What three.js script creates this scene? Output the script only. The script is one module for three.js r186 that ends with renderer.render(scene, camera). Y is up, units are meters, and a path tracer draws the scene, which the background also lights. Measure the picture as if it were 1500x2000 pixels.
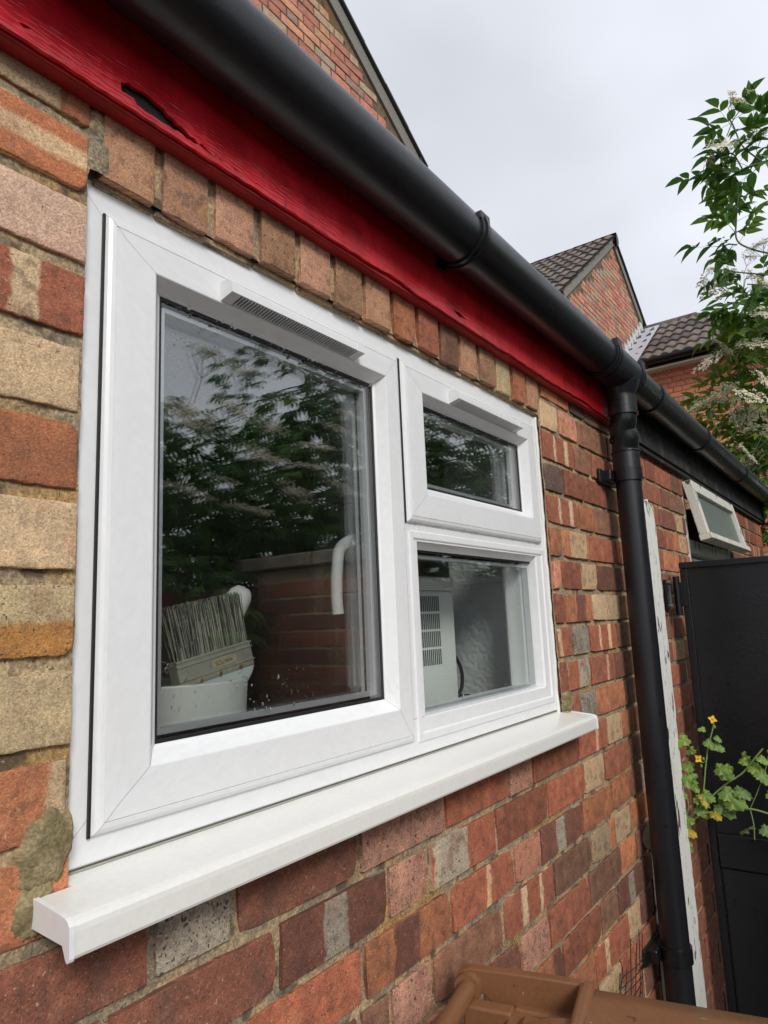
import * as THREE from 'three';
import { mergeGeometries } from 'three/addons/utils/BufferGeometryUtils.js';
import { RoundedBoxGeometry } from 'three/addons/geometries/RoundedBoxGeometry.js';

// ---------------------------------------------------------------- camera, sky, sun, exposure
// x runs along the wall away from the camera, y is up, the brick face is the plane z = 0.
const EYE = 1.6;                                            // eye height above the ground
const scene = new THREE.Scene();
const camera = new THREE.PerspectiveCamera(2 * Math.atan(1000 / 1330) * 180 / Math.PI, 0.75, 0.02, 400);
const CAM = new THREE.Vector3(0, EYE, 0.6);
camera.position.copy(CAM);
camera.up.set(-0.10396, 0.98634, 0.12776);
camera.lookAt(CAM.x + 0.799256, CAM.y + 0.159306, CAM.z - 0.579492);
const renderer = new THREE.WebGLRenderer({ antialias: true });
renderer.setSize(768, 1024);
renderer.toneMapping = THREE.LinearToneMapping;
renderer.toneMappingExposure = 1.58;
renderer.shadowMap.enabled = true;

// small seeded random and noise
function rng(seed) { let a = seed >>> 0; return () => { a = (a + 0x6D2B79F5) | 0; let t = Math.imul(a ^ (a >>> 15), 1 | a); t = (t + Math.imul(t ^ (t >>> 7), 61 | t)) ^ t; return ((t ^ (t >>> 14)) >>> 0) / 4294967296; }; }
function hash(x, y, s) { let h = Math.imul(x, 374761393) + Math.imul(y, 668265263) + Math.imul(s, 1274126177); h = Math.imul(h ^ (h >>> 13), 1274126177); return ((h ^ (h >>> 16)) >>> 0) / 4294967296; }
function vn(x, y, s = 1, per = 0) {
  const xi = Math.floor(x), yi = Math.floor(y); let fx = x - xi, fy = y - yi; fx = fx * fx * (3 - 2 * fx); fy = fy * fy * (3 - 2 * fy);
  const m = (v) => per ? ((v % per) + per) % per : v;
  const a = hash(m(xi), m(yi), s), b = hash(m(xi + 1), m(yi), s), c = hash(m(xi), m(yi + 1), s), d = hash(m(xi + 1), m(yi + 1), s);
  return a + (b - a) * fx + (c - a) * fy + (a - b - c + d) * fx * fy;
}
function fbm(x, y, s = 1, o = 4, per = 0) { let v = 0, a = 0.5, t = 0; for (let i = 0; i < o; i++) { v += a * vn(x, y, s + i * 17, per); t += a; a *= 0.5; x *= 2; y *= 2; per *= 2; } return v / t; }
const clamp = (v, a = 0, b = 1) => Math.min(b, Math.max(a, v));
const sstep = (a, b, v) => { const t = clamp((v - a) / (b - a)); return t * t * (3 - 2 * t); };
const mix = (a, b, t) => [a[0] + (b[0] - a[0]) * t, a[1] + (b[1] - a[1]) * t, a[2] + (b[2] - a[2]) * t];

// overcast sky: one pale sheet of cloud, a little darker in drifts
{
  const W = 512, Hh = 256, d = new Float32Array(W * Hh * 4);
  for (let j = 0; j < Hh; j++) for (let i = 0; i < W; i++) {
    const el = (j + 0.5) / Hh * Math.PI - Math.PI / 2, az = i / W * Math.PI * 2;
    const cx = Math.cos(el) * Math.cos(az), cz = Math.cos(el) * Math.sin(az), cy = Math.max(0.12, Math.sin(el) + 0.2);
    const n = fbm(cx / cy * 2.3 + 7, cz / cy * 2.3 + 3, 5, 5), k = 0.535 + 0.14 * (n - 0.5) * 2;
    const o = (j * W + i) * 4; d[o] = k * 0.945; d[o + 1] = k * 0.99; d[o + 2] = k * 1.085; d[o + 3] = 1;
  }
  const t = new THREE.DataTexture(d, W, Hh, THREE.RGBAFormat, THREE.FloatType);
  t.mapping = THREE.EquirectangularReflectionMapping; t.magFilter = t.minFilter = THREE.LinearFilter; t.needsUpdate = true;
  scene.background = t; scene.environment = t;
}
// the bright part of the cloud, high over the garden behind the camera: a very soft sun
const sun = new THREE.DirectionalLight(0xfffaf2, 1.5);
sun.position.set(-4.5, 8.4, 8.8); sun.target.position.set(1.5, 1.2, 0); sun.castShadow = true; sun.shadow.radius = 32;
sun.shadow.mapSize.set(2048, 2048);
Object.assign(sun.shadow.camera, { left: -9, right: 12, top: 9, bottom: -9, near: 0.1, far: 40 });
scene.add(sun, sun.target);

// ---------------------------------------------------------------- helpers
// a direction through a pixel of the 1500 x 2000 photograph; the distance comes from the plane the thing touches
function ray(px, py) { const a = px - 750, b = py - 1000, f = 1330; return new THREE.Vector3(0.59193 * a + 0.103963 * b + 0.799256 * f, -0.041869 * a - 0.986341 * b + 0.159306 * f, 0.804901 * a - 0.127762 * b - 0.579492 * f); }
const atX = (px, py, x) => { const d = ray(px, py); return d.multiplyScalar(x / d.x).add(CAM); };
const atZ = (px, py, z) => { const d = ray(px, py); return d.multiplyScalar((z - CAM.z) / d.z).add(CAM); };
function project(x, y, z) { const v = new THREE.Vector3(x, y, z).sub(CAM), cx = 0.59193 * v.x - 0.041869 * v.y + 0.804901 * v.z, cy = 0.103963 * v.x - 0.986341 * v.y - 0.127762 * v.z, cz = 0.799256 * v.x + 0.159306 * v.y - 0.579492 * v.z; return [750 + 1330 * cx / cz, 1000 + 1330 * cy / cz, cz]; }
const inView = (x, y, z, m = 40) => { const p = project(x, y, z); return p[2] > 0.05 && p[0] > -m && p[0] < 1500 + m && p[1] > -m && p[1] < 2000 + m; };

const used = {};
function numbered(n) { const k = used[n] = (used[n] === undefined ? 0 : used[n] + 1); return k ? n + '_' + String(k).padStart(3, '0') : n; }
function shadow(o) { o.castShadow = true; o.receiveShadow = true; return o; }
function thing(name, label, category, group) { const o = new THREE.Group(); o.name = numbered(name); o.userData = { label, category }; if (group) o.userData.group = group; scene.add(o); return o; }
function tag(o, label, category, group) { o.userData.label = label; o.userData.category = category; if (group) o.userData.group = group; return o; }
function part(parent, name, geo, material, label) { const m = shadow(new THREE.Mesh(geo, material)); m.name = parent === scene ? numbered(name) : name; parent.add(m); if (label) m.userData.label = label; return m; }
function struct(name, geo, material) { const m = part(scene, name, geo, material); m.userData.kind = 'structure'; return m; }
function stuff(o) { o.userData.kind = 'stuff'; return o; }

function dataTex(w, h, fn, srgb = true) {
  const d = new Uint8Array(w * h * 4);
  for (let j = 0; j < h; j++) for (let i = 0; i < w; i++) { const c = fn((i + 0.5) / w, (j + 0.5) / h, i, j), o = (j * w + i) * 4; d[o] = clamp(c[0], 0, 255); d[o + 1] = clamp(c[1], 0, 255); d[o + 2] = clamp(c[2], 0, 255); d[o + 3] = 255; }
  const t = new THREE.DataTexture(d, w, h, THREE.RGBAFormat); t.wrapS = t.wrapT = THREE.RepeatWrapping; t.magFilter = THREE.LinearFilter; t.minFilter = THREE.LinearMipmapLinearFilter; t.generateMipmaps = true; t.anisotropy = 8;
  if (srgb) t.colorSpace = THREE.SRGBColorSpace; t.needsUpdate = true; return t;
}
function canvasTex(w, h, draw) { const c = document.createElement('canvas'); c.width = w; c.height = h; draw(c.getContext('2d'), w, h); const t = new THREE.CanvasTexture(c); t.colorSpace = THREE.SRGBColorSpace; return t; }
const rep = (t, x, y) => { const c = t.clone(); c.repeat.set(x, y); c.needsUpdate = true; return c; };
const std = (o) => new THREE.MeshStandardMaterial({ roughness: 0.6, metalness: 0, ...o });
const phys = (o) => new THREE.MeshPhysicalMaterial({ roughness: 0.5, metalness: 0, ...o });
const lin = (r, g, b) => new THREE.Color().setRGB(r, g, b);

// triangle soup with uv, per-face or smooth normals
class MB {
  constructor() { this.p = []; this.u = []; this.i = []; this.n = 0; }
  v(x, y, z, u = 0, w = 0) { this.p.push(x, y, z); this.u.push(u, w); return this.n++; }
  t(a, b, c) { this.i.push(a, b, c); return this; }
  quad(A, B, C, D, ua) {              // corners anticlockwise seen from outside, uv in metres along the edges
    const l1 = Math.hypot(B[0] - A[0], B[1] - A[1], B[2] - A[2]), l2 = Math.hypot(D[0] - A[0], D[1] - A[1], D[2] - A[2]), o = ua || [A[0] + A[2], A[1]];
    const a = this.v(...A, o[0], o[1]), b = this.v(...B, o[0] + l1, o[1]), c = this.v(...C, o[0] + l1, o[1] + l2), d = this.v(...D, o[0], o[1] + l2);
    return this.t(a, b, c).t(a, c, d);
  }
  geo(flat = false) { let g = new THREE.BufferGeometry(); g.setAttribute('position', new THREE.Float32BufferAttribute(this.p, 3)); g.setAttribute('uv', new THREE.Float32BufferAttribute(this.u, 2)); g.setIndex(this.i); if (flat) g = g.toNonIndexed(); g.computeVertexNormals(); return g; }
}
function metreUV(g, s = 1) { // box-projected uv in metres
  g = g.index ? g.toNonIndexed() : g; if (!g.attributes.normal) g.computeVertexNormals();
  const p = g.attributes.position, n = g.attributes.normal, u = new Float32Array(p.count * 2);
  for (let i = 0; i < p.count; i++) { const ax = Math.abs(n.getX(i)), ay = Math.abs(n.getY(i)), az = Math.abs(n.getZ(i)); const x = p.getX(i), y = p.getY(i), z = p.getZ(i); if (ax > ay && ax > az) { u[2 * i] = z; u[2 * i + 1] = y; } else if (ay > az) { u[2 * i] = x; u[2 * i + 1] = z; } else { u[2 * i] = x; u[2 * i + 1] = y; } u[2 * i] *= s; u[2 * i + 1] *= s; }
  g.setAttribute('uv', new THREE.BufferAttribute(u, 2)); return g;
}
function box(x0, x1, y0, y1, z0, z1, r = 0, seg = 2) {
  const w = x1 - x0, h = y1 - y0, d = z1 - z0;
  let g = r > 0 ? new RoundedBoxGeometry(w, h, d, seg, Math.min(r, w / 2.01, h / 2.01, d / 2.01)) : new THREE.BoxGeometry(w, h, d);
  g.translate((x0 + x1) / 2, (y0 + y1) / 2, (z0 + z1) / 2); return metreUV(g);
}
const V = (x, y, z) => new THREE.Vector3(x, y, z);
function tube(pts, r, seg = 8, n = 0, closed = false) { const c = new THREE.CatmullRomCurve3(pts, closed, 'centripetal'); const g = new THREE.TubeGeometry(c, n || Math.max(2, pts.length * 4), r, seg, closed); return metreScale(g, c.getLength(), r); }
function metreScale(g, len, r) { const u = g.attributes.uv; for (let i = 0; i < u.count; i++) u.setXY(i, u.getX(i) * len, u.getY(i) * r * 6.283); return g.index ? g.toNonIndexed() : g; }
function rod(a, b, r, seg = 8, r2 = r) { // straight round bar with caps
  const d = b.clone().sub(a), l = d.length(), g = new THREE.CylinderGeometry(r2, r, l, seg, 1); g.translate(0, l / 2, 0);
  g.applyQuaternion(new THREE.Quaternion().setFromUnitVectors(V(0, 1, 0), d.normalize())); g.translate(a.x, a.y, a.z); return g.toNonIndexed();
}
function merge(list) { return mergeGeometries(list.map((g) => { g = g.index ? g.toNonIndexed() : g; for (const k of Object.keys(g.attributes)) if (!['position', 'normal', 'uv'].includes(k)) g.deleteAttribute(k); return g; }), false); }
function prism(shapePts, x0, x1) { // outline in (z, y), pushed along x
  const s = new THREE.Shape(shapePts.map(([z, y]) => new THREE.Vector2(-z, y))); const g = new THREE.ExtrudeGeometry(s, { depth: x1 - x0, bevelEnabled: false });
  g.rotateY(Math.PI / 2); g.translate(x0, 0, 0); return metreUV(g);
}

// ---------------------------------------------------------------- materials
const grain = dataTex(512, 512, (u, v) => { const a = fbm(u * 16, v * 16, 3, 4, 16), b = vn(u * 128, v * 128, 9, 128), k = 246 + 6 * (a - 0.5) + 6 * (b - 0.5); const st = sstep(0.7, 0.85, fbm(u * 12, v * 12, 21, 3, 12)) * 3; return [k - st, k - st, k - st * 1.9]; });
const speck = dataTex(512, 512, (u, v, i, j) => { let k = 128 + 60 * (fbm(u * 24, v * 24, 4, 4, 24) - 0.5) + 70 * (vn(u * 180, v * 180, 6, 180) - 0.5); return [k, k, k]; }, false);
const wipe = dataTex(512, 512, (u, v) => { const a = fbm(u * 5, v * 5, 31, 4, 5), b = vn(u * 90, v * 200, 33, 10000); const k = 150 + 110 * (a - 0.5) + 30 * (b - 0.5); return [k, k, k]; }, false);
const dustMap = dataTex(512, 512, (u, v) => { let k = 225 + 30 * (fbm(u * 9, v * 9, 141, 4, 9) - 0.5); const s = vn(u * 95, v * 95, 143, 95), q = vn(u * 47, v * 47, 145, 47); if (s > 0.955) return [255, 255, 250]; if (q > 0.96) k = 90; return [k, k, k]; });
const upvc = phys({ color: lin(0.86, 0.87, 0.88), map: grain, roughness: 0.32, clearcoat: 0.15, clearcoatRoughness: 0.25 });
const upvcOld = phys({ color: lin(0.84, 0.835, 0.80), map: rep(grain, 2.2, 2.2), roughness: 0.34, clearcoat: 0.2, clearcoatRoughness: 0.2 });
const gasket = std({ color: lin(0.012, 0.012, 0.013), roughness: 0.55 });
const spacer = std({ color: lin(0.5, 0.52, 0.54), roughness: 0.4, metalness: 0.6 });
const glass = phys({ color: lin(0.985, 0.995, 0.99), roughness: 0, transmission: 1, thickness: 0, ior: 1.85 });
const plainGlass = phys({ color: lin(0.985, 0.995, 0.99), roughness: 0, transmission: 1, thickness: 0, ior: 1.5 });
const blackPlastic = std({ color: lin(0.0125, 0.014, 0.018), map: dustMap, roughnessMap: wipe, roughness: 0.62, bumpMap: rep(speck, 3, 3), bumpScale: 0.0003 });
const blackGloss = std({ color: lin(0.0105, 0.0115, 0.013), map: dustMap, roughnessMap: wipe, roughness: 0.52, bumpMap: rep(speck, 2, 2), bumpScale: 0.00012 });
const dropMat = phys({ color: lin(1, 1, 1), roughness: 0, transmission: 1, thickness: 0.002, ior: 1.33 });
const screwMat = std({ color: lin(0.42, 0.4, 0.37), metalness: 0.9, roughness: 0.4 });

// fired clay faces: one texture for each kind of brick seen in the wall
const C = { cream: [198, 168, 132], tan: [176, 148, 114], sand: [180, 157, 120], red: [156, 88, 64], orange: [176, 108, 72], salmon: [204, 134, 106], brown: [132, 92, 70], grey: [160, 150, 134], dark: [122, 74, 59], char: [92, 72, 66], pink: [178, 128, 110], purple: [132, 80, 68] };
function brickTex(seed, base, o = {}) {
  const { second = base, stripes = [], across = false, pits = 0.25, mottle = 0.5, soft = 0.012, edge = C.dark, cracks = 0, blot = 0, soot = 1 } = o;
  return dataTex(384, 160, (u, v) => {
    const X = u * 22, Y = v * 7, wob = (fbm(X * 0.5, Y * 0.5, seed + 2, 3) - 0.5) * 0.06;
    const t = (across ? v : u) + wob; let k = 0;
    for (const [a, b] of stripes) k = Math.max(k, sstep(a - soft, a + soft, t) * (1 - sstep(b - soft, b + soft, t)));
    let c = mix(base, second, k);
    const n = fbm(X * 0.35, Y * 0.35, seed, 4), f = vn(X * 6, Y * 6, seed + 5), g = vn(X * 13, Y * 13, seed + 7);
    c = mix(c, mix(c, edge, 0.6), sstep(0.52, 0.8, n) * mottle);
    c = mix(c, [c[0] * 1.14 + 8, c[1] * 1.12 + 8, c[2] * 1.08 + 6], sstep(0.5, 0.2, n) * mottle);
    const m = 1 + 0.24 * (f - 0.5) + 0.3 * (g - 0.5); c = [c[0] * m, c[1] * m, c[2] * m];
    const so = fbm(X * 0.9 + 40, Y * 0.9, seed + 23, 4); c = mix(c, [74, 58, 50], sstep(0.56, 0.74, so) * 0.32 * soot); c = mix(c, [c[0] * 0.8 + 44, c[1] * 0.8 + 40, c[2] * 0.8 + 34], sstep(0.42, 0.26, so) * 0.5 * soot);
    const p = vn(X * 4.3, Y * 4.3, seed + 11); if (p > 1 - 0.16 * pits) c = mix(c, [52, 40, 36], sstep(1 - 0.16 * pits, 1 - 0.05 * pits, p) * 0.85);
    const q = vn(X * 5.1, Y * 5.1, seed + 13); if (q > 0.93) c = mix(c, [226, 200, 160], 0.5);
    if (blot) { const d = Math.hypot((u - 0.85) * 3.2, v - 0.42) + (n - 0.5) * 0.3; c = mix(c, [205, 150, 70], 0.6 * sstep(0.48, 0.4, d)); c = mix(c, [122, 66, 62], 0.8 * sstep(0.34, 0.2, d)); }
    if (cracks) { const e = Math.abs(fbm(X * 0.6, Y * 0.6, seed + 19, 3) - 0.5); c = mix(c, [112, 84, 62], sstep(0.008, 0.002, e) * cracks); }
    const l = (c[0] + c[1] + c[2]) / 3; return [c[0] * 0.91 + l * 0.09 + 5, c[1] * 0.91 + l * 0.09 + 4, c[2] * 0.91 + l * 0.09 + 3];
  });
}
function brickBump(seed) { return dataTex(384, 160, (u, v) => { const X = u * 22, Y = v * 7; const p = vn(X * 4.3, Y * 4.3, seed + 11); const k = 150 + 60 * (fbm(X * 1.6, Y * 1.6, seed, 5) - 0.5) + 60 * (vn(X * 9, Y * 9, seed + 4) - 0.5) - (p > 0.94 ? 90 : 0); return [k, k, k]; }, false); }
const bumps = [brickBump(101), brickBump(202), brickBump(303)];
const kinds = {
  c: brickTex(11, C.cream, { soot: 0.35, mottle: 0.35, edge: C.tan, cracks: 0.7 }), C: brickTex(12, C.cream, { soot: 0.35, edge: C.orange, mottle: 0.6, pits: 0.1 }), t: brickTex(13, C.tan, { mottle: 0.5, edge: C.grey, pits: 0.5 }),
  y: brickTex(14, C.sand, { soot: 0.35, mottle: 0.4, edge: C.tan, pits: 0.4 }), r: brickTex(15, C.red, { mottle: 0.55, edge: C.dark }), R: brickTex(16, C.red, { mottle: 0.8, edge: C.orange, pits: 0.6 }),
  o: brickTex(17, C.orange, { mottle: 0.7, edge: C.red }), Q: brickTex(18, C.orange, { soot: 0.35, mottle: 0.5, edge: C.brown, blot: 1 }), s: brickTex(19, C.salmon, { mottle: 0.5, edge: C.orange, pits: 0.5 }),
  b: brickTex(20, C.brown, { mottle: 0.7, edge: C.dark }), g: brickTex(21, C.grey, { mottle: 0.5, edge: C.char, pits: 1.6 }), d: brickTex(22, C.dark, { mottle: 0.7, edge: C.char, pits: 0.7 }),
  K: brickTex(23, C.char, { mottle: 0.6, edge: [66, 54, 52] }), P: brickTex(24, [168, 122, 104], { mottle: 0.8, edge: C.purple, pits: 1.1 }),
  S: brickTex(25, C.red, { second: C.cream, stripes: [[0.3, 0.42], [0.66, 0.72]], mottle: 0.45 }), T: brickTex(26, C.red, { second: [196, 156, 120], stripes: [[0.44, 0.52]], mottle: 0.5 }),
  M: brickTex(27, C.dark, { second: C.grey, stripes: [[0.32, 0.52]], mottle: 0.5, pits: 0.8 }), N: brickTex(28, C.red, { second: C.grey, stripes: [[0.5, 0.98]], mottle: 0.5, pits: 1 }),
  O: brickTex(29, C.orange, { second: C.dark, stripes: [[0.28, 0.55]], mottle: 0.7 }), U: brickTex(30, C.orange, { second: C.tan, stripes: [[0.32, 0.84]], mottle: 0.45 }),
  h: brickTex(31, C.orange, { soot: 0.35, second: C.cream, stripes: [[0.34, 0.66]], across: true, mottle: 0.4, soft: 0.05 }), H: brickTex(32, [196, 136, 70], { soot: 0.35, second: [200, 178, 134], stripes: [[0.45, 1.2]], across: true, mottle: 0.4, soft: 0.05, pits: 0.8 }),
  B: brickTex(33, C.red, { second: C.cream, stripes: [[0.62, 0.74]], mottle: 0.5, pits: 0.6 }), w: brickTex(35, [178, 130, 98], { mottle: 0.6, edge: [140, 92, 70], pits: 0.6 }), W: brickTex(36, [184, 134, 108], { mottle: 0.6, edge: [186, 134, 78], pits: 0.5 }), x: brickTex(37, [170, 126, 92], { mottle: 0.7, edge: [132, 88, 76], pits: 0.9 }), p: brickTex(34, [190, 160, 140], { soot: 0.35, mottle: 0.35, edge: C.pink, pits: 0.3 }),
};
const brickMats = {};
{ let q = 0; for (const k in kinds) { brickMats[k] = [[0.97, 0.97, 0.95], [0.76, 0.75, 0.74], [1.12, 1.06, 1.0]].map((c) => std({ map: kinds[k], color: lin(...c), roughness: 0.9, bumpMap: bumps[q++ % 3], bumpScale: 0.0012 })); } }
const mortarTex = dataTex(1024, 1024, (u, v) => {
  const n = fbm(u * 14, v * 14, 71, 5, 14), f = vn(u * 190, v * 190, 73, 190), g = vn(u * 340, v * 340, 74, 340), w = fbm(u * 5, v * 5, 75, 3, 5);
  let c = mix([172, 152, 120], [142, 130, 110], sstep(0.35, 0.65, n)); c = mix(c, [168, 128, 70], sstep(0.58, 0.74, w) * 0.55);
  const m = 1 + 0.34 * (f - 0.5) + 0.3 * (g - 0.5); c = [c[0] * m, c[1] * m, c[2] * m];
  c = mix(c, [74, 64, 52], sstep(0.6, 0.8, fbm(u * 22, v * 22, 77, 3, 22)) * 0.7); if (f > 0.9) c = mix(c, [70, 58, 48], 0.7); if (g > 0.93) c = mix(c, [222, 210, 186], 0.6); return c; });
const mortarBump = dataTex(512, 512, (u, v) => { const k = 128 + 110 * (fbm(u * 20, v * 20, 81, 4, 20) - 0.5) + 110 * (vn(u * 110, v * 110, 83, 110) - 0.5); return [k, k, k]; }, false);
const mortarMat = std({ map: rep(mortarTex, 2, 2), bumpMap: rep(mortarBump, 2, 2), bumpScale: 0.002, roughness: 0.95, color: lin(0.95, 0.93, 0.9) });

// a single brick: worn arrises, slightly uneven face, real sides; origin at the middle of its face
function brickGeo(L, h, d, seed, nx = 6, ny = 3, wear = 1, turned = false) {
  const r = rng(seed), e = 0.0016, xs = [0, e], ys = [0, e];
  for (let i = 1; i < nx; i++) xs.push(e + (L - 2 * e) * i / nx); xs.push(L - e, L);
  for (let i = 1; i < ny; i++) ys.push(e + (h - 2 * e) * i / ny); ys.push(h - e, h);
  const mb = new MB(), id = [], ou = r(), chip = [r() < 0.35 * wear, r() < 0.35 * wear, r() < 0.3 * wear, r() < 0.3 * wear], fl = r() < 0.5;
  for (let j = 0; j < ys.length; j++) for (let i = 0; i < xs.length; i++) {
    let x = xs[i], y = ys[j], z = 0; const ex = i === 0 || i === xs.length - 1, ey = j === 0 || j === ys.length - 1;
    const n1 = vn(x * 140, y * 140, seed % 997 + 3), n2 = vn(x * 60 + 9, y * 60, seed % 997 + 8);
    z = (n2 - 0.5) * 0.0006 * wear;
    if (ex) { x += (i === 0 ? 1 : -1) * (n1 - 0.25) * 0.0022 * wear; z -= 0.0011 + n2 * 0.0013 * wear; }
    if (ey) { y += (j === 0 ? 1 : -1) * (n1 - 0.25) * 0.0022 * wear; z -= 0.0011 + n2 * 0.0013 * wear; }
    const cx = Math.min(x, L - x), cy = Math.min(y, h - y), q = (x > L / 2 ? 1 : 0) + (y > h / 2 ? 2 : 0);
    if (chip[q] && cx + cy < 0.009) { const k = 1 - (cx + cy) / 0.009; z -= 0.004 * k; x += (q & 1 ? -1 : 1) * 0.004 * k; y += (q & 2 ? -1 : 1) * 0.003 * k; }
    let u = x / 0.22, v = y / 0.0665; if (turned) { u = y / 0.22; v = x / 0.0665; } if (fl) u = 1 - u; if (L < 0.15 && !turned) u += ou;
    id.push(mb.v(x - L / 2, y - h / 2, z, u, v));
  }
  const w = xs.length; for (let j = 0; j < ys.length - 1; j++) for (let i = 0; i < w - 1; i++) { const a = id[j * w + i], b = id[j * w + i + 1], c = id[(j + 1) * w + i + 1], dd = id[(j + 1) * w + i]; mb.t(a, b, c).t(a, c, dd); }
  const loop = []; for (let i = 0; i < w - 1; i++) loop.push(id[i]); for (let j = 0; j < ys.length - 1; j++) loop.push(id[j * w + w - 1]); for (let i = w - 1; i > 0; i--) loop.push(id[(ys.length - 1) * w + i]); for (let j = ys.length - 1; j > 0; j--) loop.push(id[j * w]);
  const P = (k) => [mb.p[3 * k], mb.p[3 * k + 1], mb.p[3 * k + 2]];
  for (let k = 0; k < loop.length; k++) { const A = P(loop[k]), B = P(loop[(k + 1) % loop.length]); const a = mb.v(...A, A[0] * 4.5, A[1] * 15 + A[2] * 4), b = mb.v(...B, B[0] * 4.5, B[1] * 15 + B[2] * 4), c = mb.v(B[0], B[1], -d, B[0] * 4.5 + d * 4, B[1] * 15), dd = mb.v(A[0], A[1], -d, A[0] * 4.5 + d * 4, A[1] * 15); mb.t(b, a, dd).t(b, dd, c); }
  return mb.geo();
}

// ---------------------------------------------------------------- ground
const concTex = dataTex(1024, 1024, (u, v) => { const n = fbm(u * 8, v * 8, 91, 5, 8), f = vn(u * 220, v * 220, 93, 220), g = vn(u * 90, v * 90, 95, 90); let c = mix([126, 120, 110], [96, 92, 84], sstep(0.35, 0.7, n)); const m = 1 + 0.3 * (f - 0.5); c = [c[0] * m, c[1] * m, c[2] * m]; if (g > 0.94) c = mix(c, [60, 66, 44], 0.6); return c; });
const concMat = std({ map: rep(concTex, 0.7, 0.7), bumpMap: rep(speck, 2, 2), bumpScale: 0.002, roughness: 0.9 });
{ const g = new THREE.PlaneGeometry(160, 160, 1, 1); g.rotateX(-Math.PI / 2); g.translate(30, 0, 0); struct('ground', metreUV(g), std({ color: lin(0.11, 0.12, 0.07), map: rep(concTex, 0.3, 0.3), roughness: 1 })); }
struct('concrete_path', metreUV(box(-3, 4.9, -0.05, 0.012, 0.0, 1.72)), concMat);

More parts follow.
